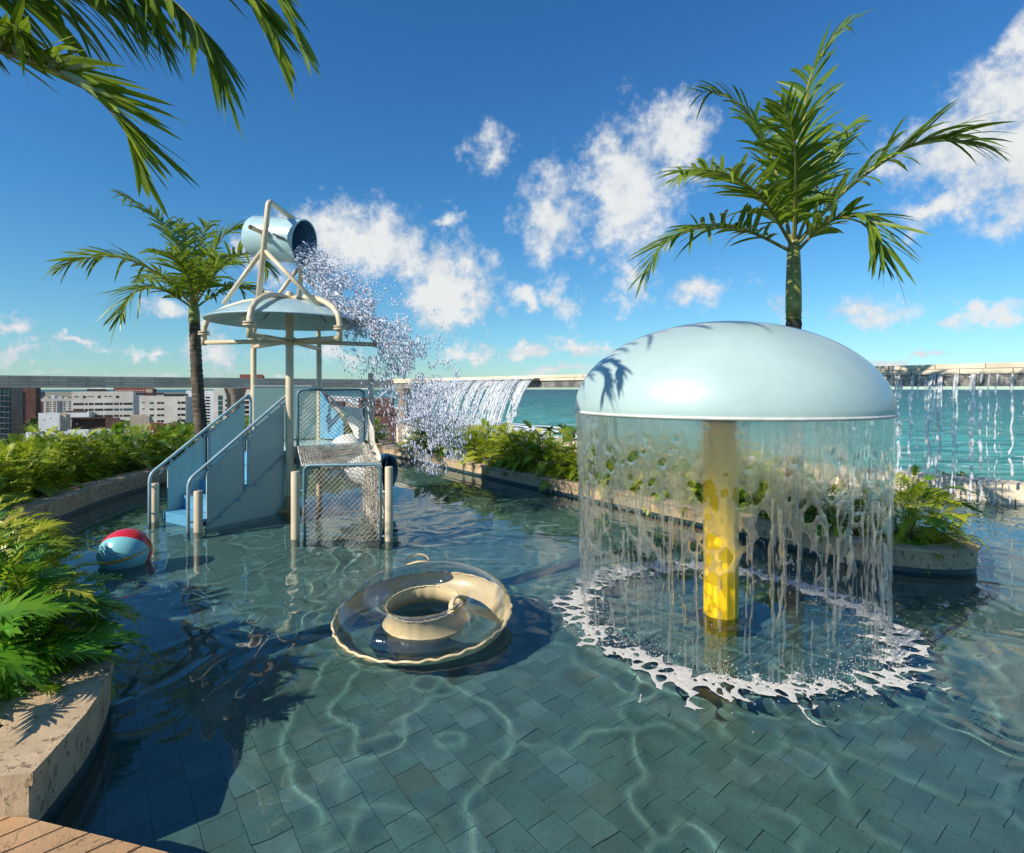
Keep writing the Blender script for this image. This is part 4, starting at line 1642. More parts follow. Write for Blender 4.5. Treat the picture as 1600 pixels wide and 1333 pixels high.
# right palm
YR = 6.27
xr = (1238 - 800) / F * YR
palmR = thing('palm_tree', (xr, YR, .18), 'tall palm with a green trunk rising behind the pale blue mushroom dome', 'palm tree')
palm_trunk(palmR, (xr + .01, YR, .1), at(1240, 500, YR), .100, .080, lean=.02)
crown_shaft(palmR, at(1240, 500, YR), at(1240, 368, YR), .082, .070)
bz = Vector((0, 0, 0))
FR = [
    ([(1240, 385), (1253, 241), (1264, 130), (1300, 62), (1335, 30)], [0, .15, .3, .3, .3], 34, .50),
    ([(1243, 385), (1315, 303), (1406, 237), (1470, 216), (1532, 228)], [0, -.15, -.4, -.6, -.75], 38, .56),
    ([(1246, 392), (1290, 350), (1345, 338), (1372, 370), (1380, 410)], [0, -.3, -.6, -.8, -.85], 30, .42),
    ([(1234, 392), (1170, 362), (1100, 355), (1042, 378), (1010, 425)], [0, -.2, -.5, -.7, -.8], 32, .42),
    ([(1236, 382), (1191, 311), (1130, 270), (1062, 268)], [0, -.45, -.9, -1.2], 32, .46),
    ([(1236, 382), (1212, 270), (1180, 190), (1135, 150), (1088, 142)], [0, .2, .5, .7, .9], 34, .48),
    ([(1244, 382), (1282, 280), (1310, 215), (1345, 190)], [0, .6, 1.1, 1.4], 30, .44),
    ([(1240, 382), (1243, 290), (1240, 215), (1222, 165)], [0, -.35, -.7, -.85], 32, .46),
]
for i, (pp, dy, n, ll) in enumerate(FR):
    px_frond(palmR, pp, YR, dy, n_leaf=n + 4, ll=ll * 1.22, lw=.058, seed=40 + i)

# left palm
YL = 10.4
palmL = thing('palm_tree', at(318, 760, YL), 'slender dark trunked palm in the left planter beside the stair tower', 'palm tree')
palmL.location.z = .2
palm_trunk(palmL, (at(321, 608, YL).x, YL, .1), at(304, 505, YL), .118, .092, lean=-.03, n=60)
crown_shaft(palmL, at(304, 505, YL), at(302, 462, YL), .094, .075)
FLf = [
    ([(301, 478), (249, 428), (186, 402), (129, 404), (92, 420)], [0, -.2, -.4, -.5, -.6], 36, .50),
    ([(300, 480), (255, 453), (217, 453), (196, 472), (188, 495)], [0, -.4, -.8, -1.0, -1.1], 30, .46),
    ([(302, 475), (280, 390), (249, 343), (210, 315), (188, 305)], [0, .0, .1, .2, .2], 36, .50),
    ([(303, 475), (293, 390), (282, 345)], [0, .5, 1.0], 28, .46),
    ([(304, 475), (328, 406), (350, 368), (385, 353)], [0, .2, .3, .4], 32, .48),
    ([(304, 478), (343, 419), (378, 397), (406, 402), (420, 425)], [0, -.3, -.5, -.6, -.7], 32, .46),
    ([(305, 482), (337, 460), (378, 448), (425, 463)], [0, .2, .5, .8], 30, .42),
    ([(303, 478), (292, 430), (268, 398), (240, 392)], [0, -.7, -1.3, -1.7], 28, .44),
    ([(303, 478), (320, 430), (345, 402), (365, 408)], [0, -.6, -1.2, -1.6], 28, .42),
    ([(303, 478), (312, 400), (322, 355), (335, 345)], [0, .8, 1.4, 1.8], 28, .44),
    ([(302, 480), (270, 440), (240, 430), (215, 440)], [0, .8, 1.4, 1.9], 28, .42),
]
for i, (pp, dy, n, ll) in enumerate(FLf):
    px_frond(palmL, pp, YL, dy, n_leaf=n + 4, ll=ll * 1.3, lw=.060, seed=80 + i)

# the near palm: trunk beside the frame, fronds hanging into the top left corner
YN = 2.85
palmN = thing('palm_tree', (-3.12, YN, .22), 'near palm whose long fronds hang into the top left corner of the view', 'palm tree')
cN = Vector((-3.12, YN, 3.70))
palm_trunk(palmN, (-3.15, YN, .15), (-3.12, YN, 3.35), .12, .095)
crown_shaft(palmN, (-3.12, YN, 3.35), cN + Vector((0, 0, .1)), .095, .075)


def near_frond(pp, Ys, n, ll, seed, **kw):
    ctrl = [cN] + [at(p[0], p[1], y) for p, y in zip(pp, Ys)]
    frond('frond', ctrl, n + 6, ll * 1.15, .046, palmN, seed, **kw)


near_frond([(-20, 72), (70, 102), (150, 150), (196, 205), (216, 262)], [2.75, 2.7, 2.65, 2.65, 2.65], 46, .42, 5, lift=.5, fwd=(46, 16), droopk=.10, limp=.05, roll=1.2)
near_frond([(60, -80), (190, -40), (262, -2), (310, 44), (340, 98), (350, 132)], [2.85, 2.8, 2.75, 2.7, 2.7, 2.7], 42, .38, 6, lift=-.25, fwd=(50, 20), droopk=.35, roll=1.2)
near_frond([(100, -140), (270, -90), (372, -24), (412, 32), (432, 80)], [2.8, 2.6, 2.5, 2.45, 2.45], 42, .42, 7, lift=.3, fwd=(44, 16), droopk=.22, roll=1.2)
near_frond([(120, -170), (290, -130), (400, -50), (446, 20), (470, 66)], [2.7, 2.5, 2.4, 2.4, 2.4], 34, .34, 17, lift=.3, fwd=(36, 14), droopk=.2, roll=1.2)
near_frond([(-40, -20), (60, -14), (150, -12), (215, 8), (250, 44)], [3.0, 3.1, 3.2, 3.2, 3.2], 36, .34, 8, lift=-.5, fwd=(55, 30), droopk=.5)
near_frond([(-80, 10), (-30, 20), (20, 40), (44, 62)], [2.7, 2.6, 2.5, 2.5], 26, .26, 9, lift=-.2)
# fronds outside the frame on the other sides of the same crown
for i, (dx_, dy_, dz_) in enumerate([(-1.5, .3, .3), (-.9, -1.4, .5), (.8, .5, 1.7)]):
    e = cN + Vector((dx_, dy_, dz_))
    m1 = cN.lerp(e, .45) + Vector((0, 0, .35))
    frond('frond', [cN, m1, e, e + Vector((dx_ * .35, dy_ * .35, -.45))], 32, .38, .034, palmN, 60 + i)

for i, pts_ in enumerate(([(-2.3, 2.1, 4.6), (-1.4, 1.7, 4.85), (-.7, 1.5, 4.7), (-.2, 1.35, 4.3)], [(-2.2, 2.4, 4.9), (-1.3, 2.05, 5.15), (-.5, 1.85, 5.0), (.1, 1.7, 4.6)])):  # high fronds added out of view so their shadows fall on the dome
    frond('frond', [cN] + [Vector(q) for q in pts_], 40, .48, .050, palmN, 160 + i)

# ================================================================== MUSHROOM SHOWER
RM, ZR, ZT = 1.10, 1.545, 2.205
mush = thing('mushroom_shower', (MC.x, MC.y, -.36), 'pale blue mushroom dome shower on a bright yellow pole pouring a curtain of water', 'water feature')
prof = [(0.0001, ZT)]
for i in range(1, 33):
    a = pi / 2 * (1 - i / 32)
    prof.append((RM * cos(a), ZR + (ZT - ZR) * sin(a)))
prof += [(RM - .004, ZR - .012)]
b = MB()
b.lathe(prof, (MC.x, MC.y, 0), 96)
b.build('dome', M_dome, mush, smooth=True)
b = MB()
b.lathe([(RM - .01, ZR - .004), (RM + .006, ZR - .006), (RM + .008, ZR - .020), (RM - .006, ZR - .026), (RM - .03, ZR - .024)], (MC.x, MC.y, 0), 96)
b.build('rim', M_rim, mush, smooth='all')
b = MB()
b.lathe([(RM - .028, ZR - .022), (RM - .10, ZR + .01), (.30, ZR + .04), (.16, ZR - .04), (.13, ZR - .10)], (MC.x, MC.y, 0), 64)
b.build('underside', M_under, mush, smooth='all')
b = MB()
b.lathe([(.128, -.38), (.128, ZR + .02)], (MC.x, MC.y, 0), 12)
b.build('pole', M_yellow, mush)
b = MB()
b.lathe([(.128, -.12), (.205, -.12), (.205, -.15), (.128, -.15)], (MC.x, MC.y, 0), 28)
b.build('flange', M_flange, mush)
for k in range(6):
    a = k * pi / 3 + .2
    b = MB()
    b.lathe([(.0001, .018), (.012, .018), (.012, 0)], (MC.x + cos(a) * .168, MC.y + sin(a) * .168, -.12), 6)
    b.build('bolt', M_metal, mush)

# the curtain of falling water
NU, NV = 860, 250
u = np.arange(NU) / NU
z = np.linspace(ZR - .02, 0.02, NV)
Ug, Zg = np.meshgrid(u, z, indexing='ij')
h = (ZR - Zg)                                  # fall height
cellsu = 78
warp = (fbm(Ug * 40, Zg * 5, seed=2) - .5) * 1.1
vv = 9.0 * np.sqrt(h + .12) * 1.5
f1, f2, idc = worley(Ug * cellsu + warp, vv + (fbm(Ug * 60, Zg * 3, seed=8) - .5) * .8, seed=4, period=cellsu, ids=True)
f1b, f2b = worley(Ug * 150 + warp * 2, vv * 1.9, seed=14, period=150)
seam = np.interp(u, [0, .03, .97, 1], [0, 1, 1, 0])[:, None]
lowf = fbm(np.cos(Ug * 2 * pi) * 2.2 + 5, np.sin(Ug * 2 * pi) * 2.2 + 5, seed=31, octs=3)
hh = h + (lowf - .5) * .55
radc = np.interp(hh, [0, .22, .38, .55, .75, 1.0, 1.6], [-.30, .00, .24, .40, .50, .60, .80]) + (idc - .5) * .62
radc = radc + (fbm(Ug * 90, Zg * 9, seed=81, octs=2) - .5) * .14
Fc = (f1 - radc) * .8
# threads that carry on down
col_w = fbm(Ug * 250, Zg * .9 + 3, seed=44, octs=2)
thread = (col_w - np.interp(hh, [0, .6, 1.0, 1.6], [1.0, .71, .735, .75])) * 1.8
brk = fbm(Ug * 130, Zg * 9, seed=51, octs=2)
thread = thread - np.clip(brk - np.interp(hh, [0, .7, 1.6], [.9, .60, .46]), 0, 1) * 2.0
gate_ = np.clip((lowf - .40) * 4, -.35, .12)
Fweb = Fc - np.clip(h - .55, 0, 1) * np.clip(.62 - fbm(Ug * 30, Zg * 1.5, seed=71, octs=2), 0, 1) * 2.4
Fw = Fweb
Fw = np.maximum(Fw, thread)
Fw = np.clip(Fw, -1, .35)
Rc = RM - .012


def cpos(uu, vv_, t):
    a = uu / NU * 2 * pi
    zz = np.interp(vv_, np.arange(NV), z)
    fall = ZR - zz
    rr_ = Rc - .035 * fall + .010 * np.sin(a * 9 + fall * 4) * fall
    rr_ = rr_ + (vnoise(uu * .16, zz * 3.5, seed=5) - .5) * .022 * (0.3 + fall) + (vnoise(uu * .05, zz * 1.2, seed=6) - .5) * .03 * fall
    rr_ = rr_ + (vnoise(uu * .45, zz * .8, seed=7) - .5) * .004
    rr_ = rr_ + t
    return np.stack([MC.x + rr_ * np.cos(a), MC.y + rr_ * np.sin(a), zz], 1)


cur = field_mesh('water_curtain', Fw, cpos, .011, M_curtain, periodic=True, base=(0, 0, 0))
tag(cur, 'clear curtain of falling water breaking into strands around the yellow pole', 'water', kind='stuff')
# drops below and around the curtain
rd = np.random.RandomState(5)


def drops(name, C, Vel, ln, w, m, label, cat='water'):
    """many small stretched drops: eight faces each"""
    n = len(C)
    d = Vel / np.linalg.norm(Vel, axis=1)[:, None]
    a = np.cross(d, rd.normal(size=(n, 3)))
    a /= np.linalg.norm(a, axis=1)[:, None]
    c = np.cross(d, a)
    ln, w = ln[:, None], w[:, None]
    V = np.stack([C + d * ln * .5, C + a * w * .5, C + c * w * .5, C - a * w * .5, C - c * w * .5, C - d * ln * .5], 1).reshape(-1, 3)
    f = np.array([(0, 1, 2), (0, 2, 3), (0, 3, 4), (0, 4, 1), (5, 2, 1), (5, 3, 2), (5, 4, 3), (5, 1, 4)])
    Q = (np.arange(n)[:, None, None] * 6 + f[None]).reshape(-1, 3)
    o = np_mesh(name, V, Q, m, smooth=True, kind='stuff')
    return tag(o, label, cat)


n = 1500
a = rd.uniform(0, 2 * pi, n)
zz = rd.beta(1.2, 1.7, n) * 1.0 + .02
rr_ = Rc - .05 + rd.normal(0, .03, n)
C = np.stack([MC.x + rr_ * np.cos(a), MC.y + rr_ * np.sin(a), zz], 1)
Vd = np.tile([0, 0, -1.0], (n, 1)) + rd.normal(0, .12, (n, 3))
drops('falling_drops', C, Vd, rd.uniform(.006, .03, n), rd.uniform(.004, .009, n), M_curtain, 'loose drops falling from the mushroom water curtain')

def strands(name, roots, m, label, seed, n_side=5, step=.022):
    """thin ropes of falling water; roots: (x, y, z_top, z_bottom, radius, out_x, out_y)"""
    r = np.random.RandomState(seed)
    V, Q = [], []
    tot = 0
    for (x, y, z1, z0, rad, ox, oy) in roots:
        L = z1 - z0
        m_ = max(6, int(L / step))
        tt_ = np.linspace(0, 1, m_ + 1)
        ph = r.uniform(0, 99)
        zz_ = z1 - L * tt_
        wob = (vnoise(zz_ * 5 + ph, zz_ * 0) - .5) * .05 + (vnoise(zz_ * 16 + ph, zz_ * 0 + 3) - .5) * .016
        wob2 = (vnoise(zz_ * 5 + ph, zz_ * 0 + 9) - .5) * .04
        cx_ = x + ox * np.sqrt(L * tt_) + wob * tt_ ** .5
        cy_ = y + oy * np.sqrt(L * tt_) + wob2 * tt_ ** .5
        bead = vnoise(zz_ * 22 + ph, zz_ * 0 + 5) * .8 + vnoise(zz_ * 60 + ph, zz_ * 0 + 6) * .5
        rr2 = rad * np.clip(.35 + bead * 1.3 - tt_ * .25, .12, 2.0)
        gapm = vnoise(zz_ * 9 + ph, zz_ * 0 + 11)
        rr2 = rr2 * np.where(gapm < .12 + .24 * tt_, .0, 1)
        rr2[0] *= .6
        rr2[-1] = 0
        a_ = np.arange(n_side) * 2 * pi / n_side
        P_ = np.stack([cx_[:, None] + rr2[:, None] * np.cos(a_), cy_[:, None] + rr2[:, None] * np.sin(a_), np.repeat(zz_[:, None], n_side, 1)], 2).reshape(-1, 3)
        V.append(P_)
        i_ = np.arange(m_)[:, None] * n_side
        k__ = np.arange(n_side)[None]
        q_ = np.stack([i_ + k__, i_ + (k__ + 1) % n_side, i_ + n_side + (k__ + 1) % n_side, i_ + n_side + k__], 2)
        alive = (rr2[:-1] > 0) | (rr2[1:] > 0)
        Q.append(q_[alive].reshape(-1, 4) + tot)
        tot += len(P_)
    o = np_mesh(name, np.concatenate(V), np.concatenate(Q), m, smooth=True, kind='stuff')
    return tag(o, label, 'water')


rts = []
for i in range(110):
    a = rd.uniform(0, 2 * pi)
    z1_ = rd.uniform(.75, 1.25)
    z0_ = max(.02, z1_ - rd.uniform(.35, 1.2))
    rr0 = Rc - .02 + rd.normal(0, .008)
    rts.append((MC.x + rr0 * cos(a), MC.y + rr0 * sin(a), z1_, z0_, rd.uniform(.003, .0105), -.012 * cos(a), -.012 * sin(a)))
strands('water_strands', rts, M_curtain, 'thin ropes of water hanging below the torn edge of the mushroom curtain', 5)

# foam ring on the pool where the curtain lands
NU2, NV2 = 1100, 120
r_in, r_out = .74, 1.52
ug, vg = np.meshgrid(np.arange(NU2) / NU2, np.linspace(0, 1, NV2), indexing='ij')
rg = r_in + (r_out - r_in) * vg
ca, sa = np.cos(ug * 2 * pi), np.sin(ug * 2 * pi)
big = fbm(ca * 2.4 + 7, sa * 2.4 + 7, seed=61, octs=3) - .5
off = (rg - 1.07 - big * .12)
pu = ug * 70 + (fbm(ca * 9 + 3, sa * 9 + 3, rg * 6, seed=63, octs=2) - .5) * .9
pv = np.log(rg) * 9.0 + (fbm(ca * 14, sa * 14, rg * 9, seed=64, octs=2) - .5) * .7
f1, f2, idf = worley(pu, pv, seed=66, period=70, ids=True)
rim_ = np.interp(off, [-.19, -.10, -.04, .02, .08, .17, .28], [.95, .62, .34, .28, .40, .64, 1.0])
rim_ = rim_ + (idf - .5) * .42 + (fbm(ca * 7, sa * 7, rg * 4, seed=67, octs=3) - .5) * .50 - .10 * np.clip(sa, 0, 1)
f1b, f2b, idb = worley(ug * 210 + 3 * fbm(ca * 9, sa * 9, rg * 6, seed=69), np.log(rg) * 24, seed=68, period=210, ids=True)
Ff = np.minimum((f1 - rim_) * .8, (f1b - (idb - .62) * 1.0) * .5)
Ff = np.clip(Ff, -1, .35)


def fpos(uu, vv_, t):
    a = uu / NU2 * 2 * pi
    r_ = r_in + (r_out - r_in) * vv_ / (NV2 - 1)
    x, y = MC.x + r_ * np.cos(a), MC.y + r_ * np.sin(a)
    return np.stack([x, y, 0.005 + t * .6], 1)


foam = field_mesh('foam_ring', Ff, fpos, .008, M_foam, periodic=True)
tag(foam, 'lacy ring of white foam on the pool around the yellow pole', 'foam', kind='stuff')

n = 2600
a = rd.uniform(0, 2 * pi, n)
cl_ = vnoise(a * 6, a * 0, seed=3) > .38
a = a[cl_]
n = len(a)
rr_ = 1.06 + rd.normal(0, .09, n)
zz = np.abs(rd.normal(0, .035, n)) + .012
C = np.stack([MC.x + rr_ * np.cos(a), MC.y + rr_ * np.sin(a), zz], 1)
drops('splash_drops', C, rd.normal(0, 1, (n, 3)) + [0, 0, .8], rd.uniform(.005, .014, n), rd.uniform(.004, .009, n), M_streams, 'small splash drops jumping off the foam ring')

# ================================================================== PLAY TOWER
TC = Vector((-3.07, 7.6, 0))
tower = thing('play_tower', (TC.x, TC.y, -.36), 'pale blue and cream water play tower with stairs, net, canopy dish and tipping bucket', 'play structure')


def part(name, b, m, smooth=True, label=None):
    o = b.build(name, m, tower, smooth=smooth)
    if label:
        o['label'] = label
    return o


Zv0 = Vector((0, 0, 1))


def bendpath(pts, r=.12, n=5):
    """round the corners of a polyline"""
    P = [Vector(p) for p in pts]
    out = [P[0]]
    for i in range(1, len(P) - 1):
        a, b_ = (P[i - 1] - P[i]), (P[i + 1] - P[i])
        k = min(r, a.length * .45, b_.length * .45)
        A, B = P[i] + a.normalized() * k, P[i] + b_.normalized() * k
        for q in range(n + 1):
            t = q / n
            out.append(A * (1 - t) ** 2 + P[i] * 2 * t * (1 - t) + B * t * t)
    out.append(P[-1])
    return out


def post(x, y, z1, r, m=M_cream, name='post', z0=-.38, cap=True):
    b = MB()
    pr = [(r, z0), (r, z1 - .01)]
    if cap:
        pr += [(r * .9, z1), (.0001, z1 + .003)]
    b.lathe(pr, (x, y, 0), 18)
    return part(name, b, m)


def pipe(name, pts, r, m=M_cream, n=10, bend=.0, label=None):
    b = MB()
    b.tube(bendpath(pts, bend) if bend else pts, r, n)
    return part(name, b, m, 'all', label)


# mast and canopy
b = MB()
b.lathe([(.060, -.38), (.056, .2), (.052, 3.02), (.045, 3.04), (.0001, 3.04)], TC, 20)
part('mast', b, M_cream)
b = MB()
b.lathe([(.15, -.03), (.16, .03), (.15, .05), (.075, .07), (.058, .24)], TC, 24)
part('mast_base', b, M_flange)
b = MB()
b.lathe([(.075, 2.86), (.085, 2.88), (.085, 2.95), (.07, 2.97), (.055, 2.97)], TC, 20)
part('hub_collar', b, M_cream)
dp = [(.05, 2.925)]
for i in range(1, 15):
    t = i / 14
    dp.append((.05 + 1.0 * t, 2.925 - .29 * t ** 1.9))
inner = [(r_ - .003, z_ - .022) for r_, z_ in dp[::-1]]
b = MB()
b.lathe(dp + [(1.055, 2.625)] + inner, TC, 72)
part('canopy_dish', b, M_dish)
for k in range(12):  # ellipses for dimples under the dish, recess shade put into a darker colour
    a = radians(15 + 30 * k)
    d = Vector((cos(a), sin(a), 0))
    b = MB()
    pr = [(.0001, -.006), (.6, -.005), (1.0, .004)]
    nrm_ = Vector((d.x * .42, d.y * .42, .90)).normalized()
    tg = d.cross(nrm_).normalized()
    rd_ = nrm_.cross(tg).normalized()
    cc_ = TC + d * .66 + Zv0 * (2.925 - .29 * .66 ** 1.9 - .031)
    vs = [cc_ - nrm_ * .012] + [cc_ + tg * (.055 * cos(q * pi / 8)) + rd_ * (.20 * sin(q * pi / 8)) for q in range(16)]
    b.add(vs, [(0, 1 + (q + 1) % 16, 1 + q) for q in range(16)])
    part('dish_rib', b, M_teal, 'all')
arms = [182, -90, -38, 16, 90, 138]
for i, dg in enumerate(arms):
    a = radians(dg)
    d = Vector((cos(a), sin(a), 0))
    pth = [TC + d * r_ + Vector((0, 0, z_)) for r_, z_ in ((.10, 2.945), (.35, 2.935), (.62, 2.895), (.85, 2.82), (1.02, 2.735), (1.12, 2.64), (1.155, 2.54), (1.16, 2.44), (1.16, 2.30))]
    pipe('canopy_arm', pth, .036, n=12)
    b = MB()
    b.lathe([(.036, 2.44), (.075, 2.442), (.075, 2.462), (.036, 2.464)], TC + d * 1.16, 18)
    b.lathe([(.036, 2.474), (.075, 2.476), (.075, 2.49), (.036, 2.492)], TC + d * 1.16, 18)
    part('flange', b, M_cream)
    pipe('spoke', [TC + d * .04 + Vector((0, 0, 2.36)), TC + d * 1.14 + Vector((0, 0, 2.34))], .032, n=10)
    if dg in (90, 138):
        q = TC + d * 1.16
        post(q.x, q.y, 2.32, .041)
b = MB()
b.lathe([(.055, 2.30), (.085, 2.31), (.085, 2.41), (.055, 2.42)], TC, 20)
part('spoke_hub', b, M_cream)

# frame of the tipping bucket
yn, yf = 7.08, 8.22
nb_, nt_, ft_, fb_ = Vector((-3.27, yn, 2.78)), Vector((-3.13, yn, 4.12)), Vector((-3.10, yf, 4.12)), Vector((-3.20, yf, 2.80))
pipe('bucket_frame', [nb_, nt_, ft_, fb_], .036, bend=.07, n=12)
for (y, sgn) in ((yn, -1), (yf, 1)):
    j = Vector((-3.20, y, 3.50))
    pipe('brace', [j, Vector((-3.72, y + .02, 2.80))], .030)
    pipe('brace', [j, Vector((-2.50, y + .05, 2.78))], .030)
pipe('bucket_stop_bar', [Vector((-3.4, 7.2, 2.97)), Vector((-2.6, 7.9, 2.86))], .016)
pipe('bucket_stop_bar', [Vector((-3.35, 7.45, 3.02)), Vector((-2.55, 8.1, 2.92))], .016)
bc = Vector((-3.23, 7.62, 3.77))
yaw, til = radians(11), radians(9)
bax = Vector((cos(yaw) * cos(til), -sin(yaw) * cos(til), -sin(til)))
b = MB()
b.lathe([(.0001, -.40), (.20, -.40), (.262, -.385), (.285, -.35), (.292, -.1), (.300, .38), (.310, .385), (.310, .40), (.292, .40)], bc, 48, ax=bax)
bucket = part('bucket', b, M_dish)
bi = MB()
bi.lathe([(.292, .40), (.285, .3), (.275, -.34), (.0001, -.36)], bc, 48, ax=bax)
bi.build('bucket_lining', M_bluein, bucket, smooth=True)
side = bax.cross(Vector((0, 0, 1))).normalized()
for sg in (-1, 1):
    p = bc + side * sg * .30
    b = MB()
    b.lathe([(.06, -.02), (.06, .05), (.03, .06), (.03, .30)], p, 14, ax=side * sg)
    part('bucket_pivot', b, M_cream)
b = MB()
b.tube([bc - side * .33 + bax * .14, bc - side * .32 + bax * .30 + Vector((0, 0, -.04))], .013, 6)
b.tube([bc + side * .33 + bax * .14, bc + side * .32 + bax * .30 + Vector((0, 0, -.04))], .013, 6)
part('bucket_lever', b, M_metal)

# platform
Lp, Bp, Rp = Vector((-3.93, 8.30, 0)), Vector((-3.07, 8.76, 0)), Vector((-2.05, 8.0, 0))
b = MB()
b.prism([(TC.x, TC.y), (Rp.x, Rp.y), (Bp.x, Bp.y), (Lp.x, Lp.y)], .84, .90)
part('platform', b, M_teal, False)
post(Rp.x, Rp.y, 1.93, .042)


def vslab(name, A, B, sz, t, m, label=None, parent=None):
    """vertical panel over plan segment A-B; sz list of (s,z)"""
    A, B = Vector((A.x, A.y, 0)), Vector((B.x, B.y, 0))
    pts = [A.lerp(B, s_) + Vector((0, 0, z_)) for s_, z_ in sz]
    d = (B - A).normalized()
    b = MB()
    b.slab(pts, (-d.y, d.x, 0), t)
    o = b.build(name, m, parent or tower)
    bv = o.modifiers.new('bevel', 'BEVEL')
    bv.width = .006
    bv.segments = 2
    if label:
        o['label'] = label
    return o


vslab('back_panel', Lp, Bp, [(.03, .92), (.97, .92), (.97, 1.735), (.03, 1.735)], .025, M_teal)
vslab('back_panel_cap', Lp, Bp, [(.03, 1.737), (.97, 1.737), (.97, 1.752), (.03, 1.752)], .035, M_white)
vslab('side_panel', Bp, Rp, [(.03, .92), (.5, .92), (.5, 1.2), (.03, 1.7)], .02, M_blue)
crv = [(.06, 1.70)] + [(.06 + .62 * t, 1.62 - .66 * t ** 1.6) for t in (.1, .25, .4, .55, .7, .85, 1.0)] + [(.97, .93), (.97, 1.40), (.30, 1.44)]
vslab('slide_entry_hood', Bp + Vector((.03, .05, 0)), Rp + Vector((.03, .05, 0)), crv, .02, M_white)

# stairs
dst = Vector((.54, .84, 0)).normalized()
S1, S2 = Vector((-3.74, 6.56, 0)), Vector((-4.58, 7.06, 0))
RUN = (TC - S1).length
wdir = (S2 - S1).normalized()
wst = (S2 - S1).length
ns = 5
for i in range(ns):
    b = MB()
    c = S1 + wdir * wst / 2 + dst * (RUN * (.06 + .94 * (i + .5) / ns))
    zt = .045 + (.855 / ns) * (i + .5)
    b.box((c.x, c.y, zt - .02), (wst - .09, RUN / ns * 1.04, .035), ax=(wdir, dst, Vector((0, 0, 1))))
    b.box(Vector((c.x, c.y, zt - .10)) + dst * (-RUN / ns * .47), (wst - .09, .02, .13), ax=(wdir, dst, Vector((0, 0, 1))))
    part('step', b, M_blue, False)
for nm, A in (('near', S1), ('far', S2)):
    B = A + dst * RUN
    # stringer edge zl(s), panel tops zt(s)
    zl = lambda s_: .0 + .80 * (s_ - .06) / .9
    zt = lambda s_: .60 + .92 * s_
    A2 = A + wdir * (.05 if nm == 'near' else -.05)
    B2 = B + wdir * (.05 if nm == 'near' else -.05)
    for (s0, s1) in ((.10, .475), (.545, .955)):
        vslab('stair_panel', A2, B2, [(s0, zl(s0) + .02), (s1, zl(s1) + .02), (s1, zt(s1) - .02), (s1 - .02, zt(s1)), (s0 + .05, zt(s0 + .05)), (s0, zt(s0) - .04)], .022, M_teal)
    vslab('stair_skirt', A2 + wdir * .012, B2 + wdir * .012, [(.10, -.30), (.97, -.30), (.97, zl(.97) - .02), (.10, zl(.10) - .02)], .02, M_teal)
    P = lambda s_, z_: A2.lerp(B2, s_) + Vector((0, 0, z_))
    b = MB()
    b.tube([P(.03, zl(.03)), P(.97, zl(.97))], .019, 8)
    part('stringer', b, M_rail, 'all')
    pipe('handrail', [P(-.07, -.35), P(-.07, .62), P(.06, .74), P(1.0, 1.62), P(1.03, 1.55), P(1.03, .95)], .021, M_rail, 10, .10)
    pipe('handrail', [P(.02, .60), P(.06, .66), P(.97, 1.50)], .010, M_rail, 6)
    for s_ in (.485, .53):
        pipe('baluster', [P(s_, zl(s_)), P(s_, zt(s_) + .05)], .013, M_rail, 8)
    for s_ in (.14, .30, .44, .62, .78, .92):
        b = MB()
        b.box(P(s_, zt(s_) + .015), (.03, .02, .07), ax=(dst, wdir, Vector((0, 0, 1))))
        part('bracket', b, M_rail, False)
    for z_ in (.12, .46):
        pipe('post_clamp', [P(-.07, z_), A + Vector((0, 0, z_))], .011, M_rail, 6)
for (q, z1) in ((S1, .49), (S2, .49)):
    post(q.x, q.y, z1, .050 if q is S1 else .046)
FP1, FP2 = Vector((-2.46, 6.25, 0)), Vector((-1.38, 6.17, 0))
post(FP1.x, FP1.y, .765, .048)
post(FP2.x, FP2.y, .83, .044)

# net frames
F1, F2 = Vector((-2.355, 6.24, 0)), Vector((-1.475, 6.17, 0))
U1, U2 = Vector((-2.95, 7.58, 0)), Vector((-2.13, 7.92, 0))
Zv = Vector((0, 0, 1))
pipe('net_frame', [U1 + Zv * .6, U1 + Zv * 1.69, U2 + Zv * 1.69, U2 + Zv * .6], .019, M_railblue, 10, .08)
pipe('net_frame', [F1 - Zv * .35, F1 + Zv * .835, F2 + Zv * .855, F2 - Zv * .35], .019, M_railblue, 10, .08)
for z_ in (.55, .05):
    pipe('net_clamp', [F1 + Zv * z_, FP1 + Zv * z_], .010, M_rail, 6)
    pipe('net_clamp', [F2 + Zv * z_, FP2 + Zv * z_], .010, M_rail, 6)


def net(A, B, C, D_, pitch=.058, rr=.0042, sag=0.0, wav=.012, seed=1, m=M_net):
    """knotted diamond net on the patch A-B (top) D-C (bottom)"""
    r = random.Random(seed)
    W_ = ((B - A).length + (C - D_).length) / 2
    H_ = ((D_ - A).length + (C - B).length) / 2
    nu, nv = max(2, round(W_ / pitch)), max(2, round(H_ / pitch))
    nrm = (B - A).cross(D_ - A).normalized()

    def P(i, j):
        u_, v_ = i / nu, j / nv
        p = (A * (1 - u_) + B * u_) * (1 - v_) + (D_ * (1 - u_) + C * u_) * v_
        return p - Zv * sag * 4 * v_ * (1 - v_) * (0.6 + 1.6 * u_ * (1 - u_)) + nrm * wav * sin(i * .9 + j * .5)
    b = MB()
    for sgn in (1, -1):
        for k in range(-nv, nu + nv + 1):
            pts = []
            for j in range(nv + 1):
                i = k + sgn * j
                if 0 <= i <= nu:
                    pts.append(P(i, j))
            if len(pts) > 1:
                b.tube(pts, rr, 3, caps=False)
    b.tube([P(0, j) for j in range(nv + 1)], rr * 1.8, 4, caps=False)
    b.tube([P(nu, j) for j in range(nv + 1)], rr * 1.8, 4, caps=False)
    return part('climbing_net', b, m, 'all')


